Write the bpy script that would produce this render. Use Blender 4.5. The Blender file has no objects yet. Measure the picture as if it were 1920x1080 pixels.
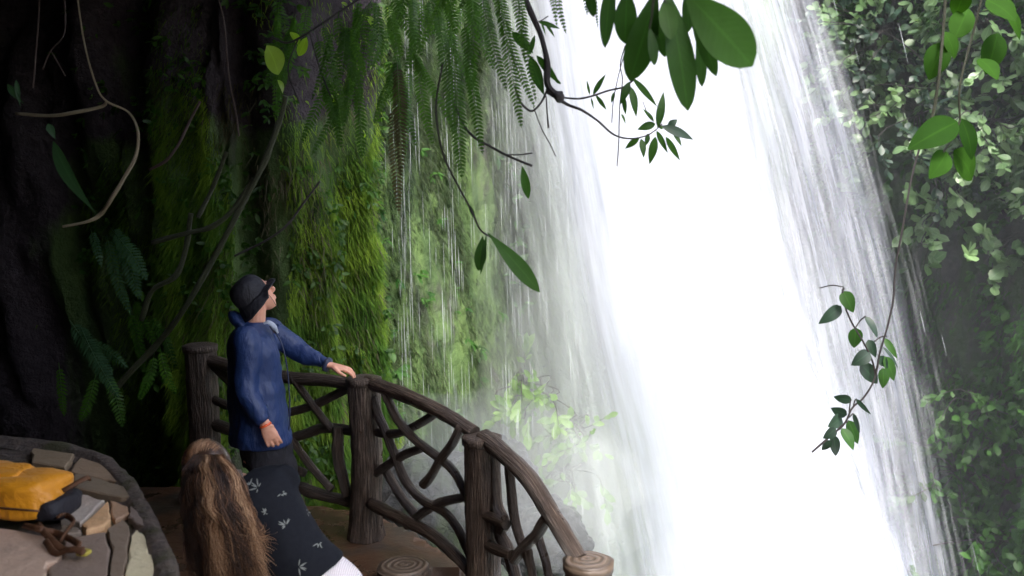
import bpy, math, random
import numpy as np
from mathutils import Vector, Matrix, noise, Quaternion
random.seed(7)
R = math.radians
scn = bpy.context.scene
COL = scn.collection
# ------------------------------------------------------------------ camera
CAM = Vector((0, 0, 2.15)); PITCH = R(-6.0); F = 1663.0
cd = bpy.data.cameras.new("camera"); cam = bpy.data.objects.new("camera", cd); COL.objects.link(cam)
cam.location = CAM; cam.rotation_euler = (R(90) + PITCH, 0, 0)
cd.sensor_width = 36; cd.lens = F / 1920 * 36; cd.clip_end = 500; cd.clip_start = 0.05
scn.camera = cam
cd.dof.use_dof = True; cd.dof.focus_distance = 5.3; cd.dof.aperture_fstop = 2.4
# ------------------------------------------------------------------ light
SUN_EL, SUN_AZ = 60, 160      # azimuth clockwise from +Y, direction the light comes from
w = bpy.data.worlds.new("World"); scn.world = w; w.use_nodes = True
nt = w.node_tree; sky = nt.nodes.new('ShaderNodeTexSky'); sky.sky_type = 'NISHITA'; sky.sun_disc = False
sky.sun_elevation = R(SUN_EL); sky.sun_rotation = R(SUN_AZ); sky.air_density = 1.0; sky.dust_density = 5.0; sky.ozone_density = 1.0
bg = nt.nodes['Background']; bg.inputs['Strength'].default_value = 0.15
nt.links.new(sky.outputs[0], bg.inputs[0])
sd = bpy.data.lights.new("sun", 'SUN'); sd.energy = 1.6; sd.angle = R(16); sd.color = (1, .97, .92)
so = bpy.data.objects.new("sun", sd); COL.objects.link(so); so.location = (0, 0, 20)
az, el = R(SUN_AZ), R(SUN_EL)
sdir = Vector((math.sin(az) * math.cos(el), math.cos(az) * math.cos(el), math.sin(el)))
so.rotation_euler = sdir.to_track_quat('Z', 'Y').to_euler()
scn.view_settings.view_transform = 'Standard'; scn.view_settings.look = 'None'
scn.view_settings.gamma = 1; scn.view_settings.use_curve_mapping = False
scn.view_settings.exposure = 2.3
scn.cycles.use_denoising = True
scn.cycles.max_bounces = 8; scn.cycles.diffuse_bounces = 4; scn.cycles.transparent_max_bounces = 24
scn.cycles.volume_bounces = 1; scn.cycles.sample_clamp_indirect = 6
scn.cycles.use_adaptive_sampling = True

# ------------------------------------------------------------------ helpers
_cp, _sp = math.cos(PITCH), math.sin(PITCH)
def ray(px, py):
    a = (px - 960) / F; b = (540 - py) / F
    return Vector((a, _cp - b * _sp, _sp + b * _cp))
def P(px, py, Y):
    r = ray(px, py); return CAM + r * (Y / r.y)
def G(px, py, z):
    r = ray(px, py); return CAM + r * ((z - CAM.z) / r.z)
def MPP(Y): return Y / F        # metres per pixel at depth Y
def tag(o, label=None, cat=None, group=None, kind=None):
    if label: o['label'] = label
    if cat: o['category'] = cat
    if group: o['group'] = group
    if kind: o['kind'] = kind
    return o
def empty(name, loc=(0, 0, 0)):
    o = bpy.data.objects.new(name, None); COL.objects.link(o); o.location = loc; o.empty_display_size = .1
    return o
def cr(pts, n=6):
    """Catmull-Rom through tuples (vector, radius...)"""
    A = np.array([list(p) for p in pts], float)
    if len(A) < 3: 
        return [A[0] + (A[-1] - A[0]) * k / n for k in range(n + 1)]
    B = np.vstack([2 * A[0] - A[1], A, 2 * A[-1] - A[-2]])
    out = []
    for i in range(1, len(B) - 2):
        for k in range(n):
            t = k / n
            out.append(.5 * (2 * B[i] + (B[i + 1] - B[i - 1]) * t + (2 * B[i - 1] - 5 * B[i] + 4 * B[i + 1] - B[i + 2]) * t * t
                       + (-B[i - 1] + 3 * B[i] - 3 * B[i + 1] + B[i + 2]) * t ** 3))
    out.append(A[-1])
    return out
def nz(x, y=0, z=0): return noise.noise(Vector((x, y, z)))
class MB:
    def __init__(s): s.v = []; s.f = []; s.t = []; s.g = []; s.m = []
    def add(s, v, f, tint=0.5, g=None, m=0):
        b = len(s.v); s.v.extend([tuple(x) for x in v]); s.f.extend([tuple(b + i for i in q) for q in f])
        s.t.extend(tint if isinstance(tint, list) else [tint] * len(v))
        s.g.extend([tuple(x) for x in g] if g is not None else [tuple(x) for x in v])
        s.m.extend([m] * len(f))
    def tube(s, pts, n=8, sub=5, rough=0.0, flat=1.0, tint=.5, caps=True, m=0, seed=0, knots=0):
        """pts: (vec, r)"""
        P_ = cr([(*p[0], p[1]) for p in pts], sub) if len(pts) > 2 or sub > 1 else [np.array((*p[0], p[1])) for p in pts]
        C = [Vector(p[:3]) for p in P_]; Rr = [max(p[3], 1e-4) for p in P_]
        up = None; V = []; Gv = []; L = 0
        for i, c in enumerate(C):
            d = (C[min(i + 1, len(C) - 1)] - C[max(i - 1, 0)])
            d = d.normalized() if d.length > 1e-9 else Vector((0, 0, 1))
            if up is None:
                up = d.orthogonal().normalized()
            up = (up - d * up.dot(d)).normalized(); sd_ = d.cross(up)
            if i: L += (C[i] - C[i - 1]).length
            kn = 1 + knots * max(0, nz(L * 6 + seed, seed * 3.1, 2)) if knots else 1
            for k in range(n):
                a = 2 * math.pi * k / n; ca, sa = math.cos(a), math.sin(a)
                r = Rr[i] * kn
                if rough: r *= 1 + rough * (nz(ca * 1.6 + seed, sa * 1.6, L * 3) + .6 * nz(ca * 4 + seed, sa * 4, L * 1.5) + .5 * nz(ca * 2 + seed, sa * 2, L * 14))
                V.append(c + up * (ca * r) + sd_ * (sa * r * flat)); Gv.append((ca * .1 + seed * .37, sa * .1, L))
        Fc = []
        for i in range(len(C) - 1):
            for k in range(n):
                a = i * n + k; b = i * n + (k + 1) % n
                Fc.append((a, b, b + n, a + n))
        if caps:
            V.append(C[0]); V.append(C[-1]); Gv.append((seed, 0, 0)); Gv.append((seed, 0, L))
            q = len(V) - 2; e = (len(C) - 1) * n
            for k in range(n):
                Fc.append((q, (k + 1) % n, k)); Fc.append((q + 1, e + k, e + (k + 1) % n))
        s.add(V, Fc, tint, Gv, m)
    def loft(s, rings, n=20, tint=.5, m=0, sub=4):
        """rings: (center, a vec, b vec) smoothly interpolated, closed"""
        Rg = cr([(*c, *a, *b) for c, a, b in rings], sub); V = []
        for q in Rg:
            c, a, b = Vector(q[:3]), Vector(q[3:6]), Vector(q[6:9])
            for k in range(n):
                t = 2 * math.pi * k / n; V.append(c + a * math.cos(t) + b * math.sin(t))
        Fc = [(i * n + k, i * n + (k + 1) % n, (i + 1) * n + (k + 1) % n, (i + 1) * n + k) for i in range(len(Rg) - 1) for k in range(n)]
        V.append(Vector(Rg[0][:3])); V.append(Vector(Rg[-1][:3])); q = len(V) - 2; e = (len(Rg) - 1) * n
        for k in range(n): Fc.append((q, (k + 1) % n, k)); Fc.append((q + 1, e + k, e + (k + 1) % n))
        s.add(V, Fc, tint, None, m)
    def ell(s, c, a, b, d, n=20, rows=12, tint=.5, m=0, warp=0, seed=0):
        """ellipsoid with half-axis vectors a,b,d (d = pole axis)"""
        V = []
        for i in range(rows + 1):
            ph = math.pi * i / rows
            for k in range(n):
                t = 2 * math.pi * k / n
                dd = Vector((math.sin(ph) * math.cos(t), math.sin(ph) * math.sin(t), math.cos(ph)))
                q = 1 + (warp * (nz(dd.x * 1.3 + seed, dd.y * 1.3, dd.z * 1.3) + .5 * nz(dd.x * 3 + seed, dd.y * 3, dd.z * 3) + .25 * nz(dd.x * 7 + seed, dd.y * 7, dd.z * 7)) if warp else 0)
                V.append(Vector(c) + (a * dd.x + b * dd.y + d * dd.z) * q)
        Fc = [(i * n + k, (i + 1) * n + k, (i + 1) * n + (k + 1) % n, i * n + (k + 1) % n) for i in range(rows) for k in range(n)]
        s.add(V, Fc, tint, None, m)
    def leaf(s, base, tip, width, nrm=None, bend=.08, fold=.25, peak=.45, n=7, tint=None, point=1.0, m=0):
        base = Vector(base); tip = Vector(tip); d = tip - base; L = d.length
        if L < 1e-6: return
        d.normalize()
        if nrm is None: nrm = Vector((random.uniform(-.6, .6), -1, random.uniform(-.3, .6)))
        nrm = nrm - d * nrm.dot(d)
        if nrm.length < 1e-4: nrm = d.orthogonal()
        nrm.normalize(); sd_ = d.cross(nrm); V = []; Gv = []
        if tint is None: tint = random.random()
        ex = math.log(.5) / math.log(peak)
        for i in range(n + 1):
            t = i / n; wd = width * .5 * max(0, math.sin(math.pi * t ** ex)) ** (.75 * point)
            if i in (0, n): wd = width * .02
            c = base + d * (L * t) + nrm * (L * bend * math.sin(math.pi * t) * 1.0)
            V += [c + sd_ * wd + nrm * (wd * fold), c, c - sd_ * wd + nrm * (wd * fold)]
            Gv += [(-1, t, tint), (0, t, tint), (1, t, tint)]
        Fc = []
        for i in range(n):
            q = i * 3; Fc += [(q, q + 1, q + 4, q + 3), (q + 1, q + 2, q + 5, q + 4)]
        s.add(V, Fc, tint, Gv, m)
    def blade(s, base, tip, width, side, tint):
        s.add([base - side * width * .5, base + side * width * .5, tip], [(0, 1, 2)], tint)
    def frond(s, pts, width, nrm=None, tint=None, spacing=.016, droop=.25, m=0, pin=.32):
        C = [Vector(p) for p in cr(pts, 6)]
        L = sum((C[i + 1] - C[i]).length for i in range(len(C) - 1))
        nrm = nrm or Vector((random.uniform(-.3, .3), -1, .2)); tint = random.random() if tint is None else tint
        s.tube([(c, .0022 * (1 - .7 * i / len(C))) for i, c in enumerate(C[::3])], n=4, sub=1, tint=tint * .4)
        dist = 0; nxt = spacing * 2
        for i in range(len(C) - 1):
            seg = (C[i + 1] - C[i]); l = seg.length; dd = seg.normalized()
            while nxt < dist + l:
                p = C[i] + seg * ((nxt - dist) / l); t = nxt / L
                n2 = (nrm - dd * nrm.dot(dd)).normalized(); sv = dd.cross(n2)
                wl = width * .5 * (math.sin(math.pi * min(1, .12 + t * .88)) ** .6) * random.uniform(.9, 1.05)
                for sg in (-1, 1):
                    td = (sv * sg + dd * .45 - n2 * random.uniform(-.1, .2) + Vector((0, 0, -droop))).normalized()
                    s.leaf(p, p + td * wl, spacing * .72, n2 + Vector((random.uniform(-.3, .3), 0, 0)), bend=.04, fold=.1, peak=.3, n=3, tint=min(1, max(0, tint + random.uniform(-.15, .15))), m=m)
                nxt += spacing
            dist += l
    def build(s, name, mats, parent=None, smooth=True, mods=None):
        me = bpy.data.meshes.new(name); me.from_pydata(s.v, [], s.f); me.update()
        for m_ in (mats if isinstance(mats, (list, tuple)) else [mats]): me.materials.append(m_)
        if len(s.f):
            me.polygons.foreach_set('use_smooth', [smooth] * len(s.f)); me.polygons.foreach_set('material_index', s.m)
        a = me.attributes.new('tint', 'FLOAT', 'POINT'); a.data.foreach_set('value', s.t)
        g = me.attributes.new('grain', 'FLOAT_VECTOR', 'POINT'); g.data.foreach_set('vector', np.array(s.g, dtype=np.float32).ravel())
        o = bpy.data.objects.new(name, me); COL.objects.link(o)
        if parent: o.parent = parent; o.matrix_parent_inverse = Matrix.Translation(parent.location).inverted()
        return o

# ------------------------------------------------------------------ materials
class NB:
    def __init__(s, name):
        s.mat = bpy.data.materials.new(name); s.mat.use_nodes = True; s.t = s.mat.node_tree; s.n = s.t.nodes; s.l = s.t.links
        s.p = s.n['Principled BSDF']; s.out = s.n['Material Output']
    def set(s, **k):
        for a, b in k.items():
            a = a.replace('_', ' ')
            if hasattr(b, 'is_output') or isinstance(b, bpy.types.NodeSocket): s.l.new(b, s.p.inputs[a])
            else: s.p.inputs[a].default_value = b
    def link(s, a, b): s.l.new(a, b)
    def obj(s): return s.n.new('ShaderNodeTexCoord').outputs['Object']
    def attr(s, name, o='Fac'):
        q = s.n.new('ShaderNodeAttribute'); q.attribute_name = name; return q.outputs[o]
    def mapv(s, v, scale=(1, 1, 1), loc=(0, 0, 0)):
        q = s.n.new('ShaderNodeMapping'); q.inputs['Scale'].default_value = scale; q.inputs['Location'].default_value = loc
        s.l.new(v, q.inputs[0]); return q.outputs[0]
    def noise(s, v, scale=5, detail=4, rough=.55, dist=0):
        q = s.n.new('ShaderNodeTexNoise'); q.inputs['Scale'].default_value = scale; q.inputs['Detail'].default_value = detail
        q.inputs['Roughness'].default_value = rough; q.inputs['Distortion'].default_value = dist
        s.l.new(v, q.inputs['Vector']); return q.outputs['Fac']
    def vor(s, v, scale=5, feature='F1', out='Distance'):
        q = s.n.new('ShaderNodeTexVoronoi'); q.feature = feature; q.inputs['Scale'].default_value = scale
        s.l.new(v, q.inputs['Vector']); return q.outputs[out]
    def ramp(s, f, stops):
        q = s.n.new('ShaderNodeValToRGB'); e = q.color_ramp.elements
        while len(e) < len(stops): e.new(.5)
        for i, (p, c) in enumerate(stops):
            e[i].position = p; e[i].color = (*c, 1) if isinstance(c, tuple) else (c, c, c, 1)
        s.l.new(f, q.inputs[0]); return q.outputs[0]
    def math(s, op, a, b=0.0, c=0.0, clamp=False):
        q = s.n.new('ShaderNodeMath'); q.operation = op; q.use_clamp = clamp
        for i, x in enumerate((a, b, c)):
            if isinstance(x, (int, float)): q.inputs[i].default_value = x
            else: s.l.new(x, q.inputs[i])
        return q.outputs[0]
    def mix(s, f, a, b, blend='MIX'):
        q = s.n.new('ShaderNodeMix'); q.data_type = 'RGBA'; q.blend_type = blend
        for sock, x in ((q.inputs[0], f), (q.inputs[6], a), (q.inputs[7], b)):
            if isinstance(x, (int, float)): sock.default_value = x
            elif isinstance(x, tuple): sock.default_value = (*x, 1)
            else: s.l.new(x, sock)
        return q.outputs[2]
    def bump(s, h, strength=.5, dist=.02):
        q = s.n.new('ShaderNodeBump'); q.inputs['Strength'].default_value = strength; q.inputs['Distance'].default_value = dist
        s.l.new(h, q.inputs['Height']); s.l.new(q.outputs[0], s.p.inputs['Normal']); return q.outputs[0]

def leaf_mat(name, c1, c2, rough=.4, trans=.35, spec=.5):
    b = NB(name); t = b.attr('tint'); g = b.attr('grain', 'Vector')
    nn = b.noise(b.obj(), 22, 3)
    col = b.mix(t, c1, c2); col = b.mix(b.math('MULTIPLY', nn, .5), col, tuple(x * .45 for x in c1))
    sx = b.n.new('ShaderNodeSeparateXYZ'); b.link(g, sx.inputs[0])
    rib = b.math('LESS_THAN', b.math('ABSOLUTE', sx.outputs[0]), .07)
    col = b.mix(b.math('MULTIPLY', rib, .2), col, tuple(min(1, x * 1.8) for x in c2))
    vein = b.n.new('ShaderNodeTexWave'); vein.inputs['Scale'].default_value = 4.0; vein.bands_direction = 'Y'
    vv = b.n.new('ShaderNodeCombineXYZ'); b.link(sx.outputs[0], vv.inputs[0])
    b.link(b.math('SUBTRACT', sx.outputs[1], b.math('MULTIPLY', b.math('ABSOLUTE', sx.outputs[0]), .18)), vv.inputs[1]); b.link(vv.outputs[0], vein.inputs['Vector'])
    b.set(Base_Color=col, Roughness=rough, Specular_IOR_Level=spec)
    b.bump(vein.outputs['Fac'], .1, .002)
    tr = b.n.new('ShaderNodeBsdfTranslucent'); b.link(b.mix(.5, col, (c2[0] * 1.2, c2[1] * 1.3, c2[2] * .6)), tr.inputs[0])
    ms = b.n.new('ShaderNodeMixShader'); ms.inputs[0].default_value = trans
    b.link(b.p.outputs[0], ms.inputs[1]); b.link(tr.outputs[0], ms.inputs[2]); b.link(ms.outputs[0], b.out.inputs[0])
    return b.mat
M = {}
M['leaf_dark'] = leaf_mat('dark_leaf', (.022, .065, .014), (.05, .14, .02), .5, .5, .3)
M['leaf_mid'] = leaf_mat('mid_leaf', (.02, .07, .015), (.06, .16, .025), .5, .45, .35)
M['leaf_near'] = leaf_mat('near_vine_leaf', (.012, .045, .004), (.03, .09, .008), .75, .4, .08)
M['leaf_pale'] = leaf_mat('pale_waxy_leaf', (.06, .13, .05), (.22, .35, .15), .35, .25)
M['leaf_yellow'] = leaf_mat('yellow_green_leaf', (.06, .14, .02), (.16, .30, .04), .5, .5)
M['leaf_backlit'] = leaf_mat('painted_backlit_leaf', (.16, .34, .02), (.36, .55, .04), .5, .6)  # brighter leaf colour, paints in the light shining through
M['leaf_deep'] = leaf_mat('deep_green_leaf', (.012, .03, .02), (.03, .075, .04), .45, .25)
M['fern'] = leaf_mat('fern_leaf', (.025, .075, .015), (.08, .19, .025), .5, .6)
M['fern_brown'] = leaf_mat('withered_fern', (.05, .045, .02), (.09, .08, .03), .6, .3)
M['fern_pale'] = leaf_mat('pale_fern', (.03, .08, .04), (.06, .14, .06), .5, .4)
M['moss'] = leaf_mat('moss_strand', (.05, .13, .018), (.24, .36, .035), .8, .35, .2)
M['moss_wet'] = leaf_mat('wet_moss_strand', (.018, .038, .018), (.065, .09, .035), .7, .3, .3)

def rock_mat(name, dark, lite, moss_lo, moss_hi, moss_amt=.5, rough=.6, scale=1.0, mask=False):
    b = NB(name); o = b.obj()
    n1 = b.noise(b.mapv(o, (1, 1, .45)), 2.2 * scale, 8, .62); n2 = b.noise(o, 14 * scale, 6, .7); n3 = b.noise(b.mapv(o, (1, 1, .25)), 5 * scale, 6, .6)
    rc = b.ramp(n2, [(.3, dark), (.7, lite)])
    mc = b.ramp(n3, [(.3, moss_lo), (.7, moss_hi)])
    fac = b.ramp(n1, [(max(0, .62 - moss_amt * .35), 0.0), (.7 - moss_amt * .3, 1.0)])
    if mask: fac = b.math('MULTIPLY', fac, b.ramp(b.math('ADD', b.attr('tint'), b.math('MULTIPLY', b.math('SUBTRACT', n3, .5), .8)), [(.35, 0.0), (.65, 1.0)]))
    b.set(Base_Color=b.mix(fac, rc, mc), Roughness=b.math('ADD', b.math('MULTIPLY', fac, .3), rough))
    b.bump(b.math('ADD', b.math('MULTIPLY', n2, .6), n1), .9, .08)
    return b.mat
M['rock'] = rock_mat('mossy_cliff_rock', (.02, .016, .02), (.10, .08, .08), (.03, .055, .014), (.09, .12, .03), .45)
M['rock_green'] = rock_mat('moss_covered_rock', (.014, .010, .014), (.05, .036, .046), (.03, .065, .018), (.09, .15, .04), .9, mask=True)
M['bank'] = rock_mat('dark_bank_rock', (.012, .011, .013), (.05, .04, .042), (.015, .03, .012), (.035, .06, .02), .5)
M['cave'] = rock_mat('dark_cave_rock', (.028, .018, .028), (.085, .06, .08), (.01, .015, .006), (.02, .03, .01), .0)
M['boulder'] = rock_mat('wet_boulder', (.012, .014, .016), (.07, .075, .08), (.02, .035, .02), (.05, .07, .035), .35, .3, 2)

def bark_mat(name, c1, c2, c3, rough=.5):
    b = NB(name); g = b.attr('grain', 'Vector'); t = b.attr('tint')
    st = b.noise(b.mapv(g, (60, 60, 5)), 1.6, 6, .6, .3); o = b.noise(b.obj(), 9, 5); f = b.noise(b.obj(), 60, 3)
    c = b.ramp(st, [(.34, c1), (.52, c2), (.72, c3)]); c = b.mix(b.math('MULTIPLY', o, .75), c, c1)
    b.set(Base_Color=c, Roughness=b.ramp(o, [(.3, rough - .15), (.7, rough + .25)]))
    b.bump(b.math('ADD', st, b.math('MULTIPLY', f, .15)), 1.0, .022)
    return b.mat
M['bark'] = bark_mat('carved_bark', (.022, .014, .010), (.085, .058, .043), (.26, .20, .155), .42)
M['bark_dark'] = bark_mat('dark_bark', (.014, .010, .010), (.05, .034, .03), (.12, .09, .08))
M['vine'] = bark_mat('green_vine', (.02, .025, .008), (.05, .06, .02), (.09, .1, .04))
M['twig'] = bark_mat('dark_twig', (.015, .012, .012), (.04, .03, .03), (.08, .06, .06))
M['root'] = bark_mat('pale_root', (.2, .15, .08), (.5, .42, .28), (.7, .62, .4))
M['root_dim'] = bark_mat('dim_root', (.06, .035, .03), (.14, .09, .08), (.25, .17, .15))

def ring_mat():
    b = NB('sawn_ring_top'); o = b.attr('grain', 'Vector')
    nn = b.noise(o, 9, 3); wv = b.n.new('ShaderNodeTexWave'); wv.wave_type = 'RINGS'; wv.rings_direction = 'Z'; wv.inputs['Scale'].default_value = 9
    wv.inputs['Distortion'].default_value = 3.2; wv.inputs['Detail'].default_value = 2; b.link(o, wv.inputs['Vector'])
    c = b.ramp(wv.outputs['Fac'], [(.05, (.04, .028, .020)), (.35, (.075, .053, .038)), (1, (.11, .08, .058))])
    b.set(Base_Color=b.mix(b.math('MULTIPLY', b.noise(o, 30, 5), .6), c, (.10, .075, .055)), Roughness=.5); b.bump(wv.outputs['Fac'], .6, .01)
    return b.mat
M['ring'] = ring_mat()
def simple(name, col, rough=.6, nscale=30, var=.35, bump=.2, dist=.003, **k):
    b = NB(name); n_ = b.noise(b.obj(), nscale, 5)
    b.set(Base_Color=b.mix(b.math('MULTIPLY', n_, var * 1.6), col, tuple(x * .35 for x in col)), Roughness=rough, **k)
    b.bump(n_, bump, dist); return b.mat
def skin_mat(name, c):
    b = NB(name); n_ = b.noise(b.obj(), 40, 4); b.set(Base_Color=b.mix(b.math('MULTIPLY', n_, .5), c, (c[0] * .8, c[1] * .5, c[2] * .4)), Roughness=.45, Subsurface_Weight=.12, Subsurface_Radius=(.02, .008, .004))
    b.bump(b.noise(b.obj(), 150, 3), .15, .001); return b.mat
M['skin'] = skin_mat('skin', (.68, .37, .26)); M['skin2'] = skin_mat('fair_skin', (.62, .38, .29))
def cloth(name, c, sheen=.0, rough=.7):
    b = NB(name); o = b.obj(); n1 = b.noise(o, 5, 6, .6, .8); n2 = b.noise(b.mapv(o, (1, 1, .4)), 14, 4, .5, 1.5)
    b.set(Base_Color=b.mix(b.math('MULTIPLY', n1, .2), c, tuple(x * .4 for x in c)), Roughness=rough, Sheen_Weight=sheen)
    b.bump(b.math('ADD', b.math('MULTIPLY', n2, .8), n1), .45, .03); return b.mat
M['jacket'] = cloth('blue_rain_jacket', (.012, .033, .12), 0, .52)
M['jacket_dark'] = cloth('navy_lining', (.015, .025, .07), .1, .5)
M['trousers'] = cloth('black_trousers', (.008, .008, .013), 0, .85)
M['hat'] = cloth('black_hat', (.010, .010, .016), 0, .7)
M['shoe'] = simple('black_shoe', (.02, .018, .018), .5)
M['collar'] = cloth('pale_hood_lining', (.42, .47, .58))
M['band'] = simple('orange_band', (.8, .12, .03), .4)
M['glass'] = simple('dark_frame', (.02, .02, .02), .3)
M['hairdark'] = simple('dark_hair', (.02, .014, .012), .5)
M['pants'] = None
b = NB('pale_ribbed_fabric'); wv = b.n.new('ShaderNodeTexWave'); wv.inputs['Scale'].default_value = 45; wv.inputs['Distortion'].default_value = 1.2; wv.bands_direction = 'X'
b.link(b.obj(), wv.inputs['Vector']); b.set(Base_Color=b.ramp(wv.outputs['Fac'], [(0, (.62, .56, .58)), (1, (.82, .78, .79))]), Roughness=.8); b.bump(wv.outputs['Fac'], .5, .004); M['pants'] = b.mat
b = NB('hair'); t = b.attr('tint'); b.set(Base_Color=b.ramp(t, [(0, (.018, .009, .007)), (.45, (.085, .038, .018)), (.8, (.28, .14, .065)), (1, (.52, .33, .19))]), Roughness=.36, Specular_IOR_Level=.5)
b.bump(b.noise(b.mapv(b.attr('grain', 'Vector'), (80, 80, 3)), 2, 3), .5, .003); M['hair'] = b.mat
M['yellow'] = cloth('yellow_nylon', (.85, .33, .010), .1, .45)
M['black_web'] = cloth('black_webbing', (.018, .016, .022))
M['brown_strap'] = cloth('brown_strap', (.12, .05, .02))
M['buckle'] = simple('yellow_buckle', (.6, .5, .08), .4)
def stone_mat():
    b = NB('flagstone'); g = b.attr('grain', 'Color'); o = b.obj(); n_ = b.noise(o, 9, 8, .65); n2 = b.noise(o, 45, 5, .7)
    c = b.mix(b.ramp(n_, [(.5, .0), (.85, .4)]), g, (.09, .07, .06)); c = b.mix(b.math('MULTIPLY', n2, .25), c, (.32, .24, .17))
    b.set(Base_Color=c, Roughness=.55); b.bump(b.math('ADD', n_, b.math('MULTIPLY', n2, .3)), .6, .02); return b.mat
M['stone'] = stone_mat()
M['mortar'] = rock_mat('old_mortar', (.05, .04, .035), (.20, .15, .12), (.05, .05, .02), (.10, .09, .04), .35, .5, 2)
def ground_mat():
    b = NB('wet_ground'); o = b.obj(); n1 = b.noise(o, 2.2, 7, .6, .4); n2 = b.noise(o, 25, 6, .7)
    c = b.ramp(n1, [(.3, (.03, .022, .016)), (.5, (.085, .04, .02)), (.62, (.05, .04, .03)), (.75, (.035, .035, .02))])
    c = b.mix(b.math('MULTIPLY', n2, .5), c, (.05, .04, .03))
    b.set(Base_Color=c, Roughness=b.ramp(n1, [(.35, .15), (.65, .6)])); b.bump(b.math('ADD', n1, b.math('MULTIPLY', n2, .3)), .5, .03); return b.mat
M['ground'] = ground_mat()
M['river'] = simple('churned_water', (.5, .58, .6), .25, 6, .5, .6, .08)

def water_mat(name, env, freq=60, seed=0.0, amp=1.3, lo=.3, hi=.7, maxa=1.0, col=(.86, .89, .94), vfade=None, vf=3.4):
    """streaks drawn along the fall; grain = (u, v, 0); env: ramp stops on u giving the thickness of the water"""
    b = NB(name); g = b.attr('grain', 'Vector'); sx = b.n.new('ShaderNodeSeparateXYZ'); b.link(g, sx.inputs[0])
    e = b.ramp(sx.outputs[0], env)
    s1 = b.noise(b.mapv(g, (freq, vf, 1), (seed, seed * 2, seed)), 1, 5, .6, .15)
    s2 = b.noise(b.mapv(g, (freq * 3.5, vf * 3, 1), (seed * 3, 7, 0)), 1, 4, .65, .1)
    s3 = b.noise(b.mapv(g, (8, 3.5, 1), (seed, 3, 0)), 1, 3, .5)
    st = b.math('ADD', b.math('MULTIPLY', s1, .54), b.math('ADD', b.math('MULTIPLY', s2, .22), b.math('MULTIPLY', s3, .24)))
    a = b.math('ADD', e, b.math('MULTIPLY', b.math('SUBTRACT', st, .5), amp * 2))
    mr = b.n.new('ShaderNodeMapRange'); mr.interpolation_type = 'LINEAR'; b.link(a, mr.inputs[0])
    mr.inputs[1].default_value = lo; mr.inputs[2].default_value = hi; mr.inputs[3].default_value = 0; mr.inputs[4].default_value = maxa
    al = b.math('MULTIPLY', mr.outputs[0], b.ramp(sx.outputs[0], [(0, 0.0), (.16, 1.0), (.88, 1.0), (1, 0.0)]))
    if vfade: al = b.math('MULTIPLY', al, b.ramp(sx.outputs[1], vfade))
    b.set(Base_Color=b.mix(s1, tuple(c * .82 for c in col), col), Roughness=.6, Specular_IOR_Level=.2)
    b.bump(st, .2, .02)
    tl = b.n.new('ShaderNodeBsdfTranslucent'); tl.inputs[0].default_value = (*col, 1)
    m1 = b.n.new('ShaderNodeMixShader'); m1.inputs[0].default_value = .35; b.link(b.p.outputs[0], m1.inputs[1]); b.link(tl.outputs[0], m1.inputs[2])
    tr = b.n.new('ShaderNodeBsdfTransparent'); m2 = b.n.new('ShaderNodeMixShader'); b.link(al, m2.inputs[0])
    b.link(tr.outputs[0], m2.inputs[1]); b.link(m1.outputs[0], m2.inputs[2]); b.link(m2.outputs[0], b.out.inputs[0])
    return b.mat

# ------------------------------------------------------------------ cliff
PATH = [(-5.5, -7), (-5.2, -4), (-6.2, -1), (-7.5, 2), (-8.3, 5), (-8, 8), (-5.9, 8.3), (-4.5, 7.8), (-3.5, 7.3), (-2.8, 6.8), (-2.2, 6.5), (-1.5, 6.7),
        (-1.0, 7.4), (-.6, 8.5), (0, 9.8), (.8, 11.4), (2.2, 12.8), (3.6, 12.8), (4.5, 11.4), (5.0, 9.8), (5.2, 8.4), (5.6, 6.8), (7, 5.2), (9, 4), (12, 3)]
PP = [Vector((p[0], p[1])) for p in cr(PATH, 24)]
SS = [0]
for i in range(1, len(PP)): SS.append(SS[-1] + (PP[i] - PP[i - 1]).length)
def cl_raw(s):
    s = min(max(s, 0), SS[-1] - 1e-3); i = int(np.searchsorted(SS, s, 'right')) - 1; t = (s - SS[i]) / (SS[i + 1] - SS[i])
    p = PP[i].lerp(PP[i + 1], t); a = PP[max(i - 2, 0)]; c = PP[min(i + 3, len(PP) - 1)]; d = (c - a).normalized()
    return p, Vector((d.y, -d.x))
def cliff(s, z):
    p, n = cl_raw(s)
    d = .55 * nz(s * .45, z * .28, 1.3) + .30 * nz(s * 1.5 + z * .12, z * .22, 7) + .16 * nz(s * 3.3, z * .55, 3) + .07 * nz(s * 8, z * 3.2, 9) + .04 * nz(s * 17, z * 8, 4)
    x = p.x + n.x * d; y = p.y + n.y * d
    if p.x < -.6 and 5.5 < p.y < 8.4: e_ = .22 * abs(nz(s * 2.6 + .25 * nz(s, z, 8), z * .10, 17)) - .10 * abs(nz(s * 6, z * .3, 27)); x += n.x * e_; y += n.y * e_
    if z < -1.0: x += n.x * (-1 - z) * .2; y += n.y * (-1 - z) * .2
    return Vector((x, y, z))
def s_at(px_lo, px_hi):      # arc-length interval of the visible wall between two pixel columns
    out = [SS[i] for i, p in enumerate(PP) if p.y > 4 and px_lo <= 960 + F * p.x / p.y <= px_hi]
    return min(out), max(out)
NS, NZ, Z0, Z1 = 620, 230, -4.6, 9.5
V = []; T = []
for j in range(NZ):
    z = Z0 + (Z1 - Z0) * j / (NZ - 1)
    for i in range(NS): V.append(cliff(SS[-1] * i / (NS - 1), z))
Fc = [(j * NS + i, j * NS + i + 1, (j + 1) * NS + i + 1, (j + 1) * NS + i) for j in range(NZ - 1) for i in range(NS - 1)]
mb = MB(); mb.add(V, Fc)
s_cave = s_at(-400, 130)[1]; s_mid = s_at(-400, 725)[1]; s_right = s_at(1480, 2100)[0]
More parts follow.
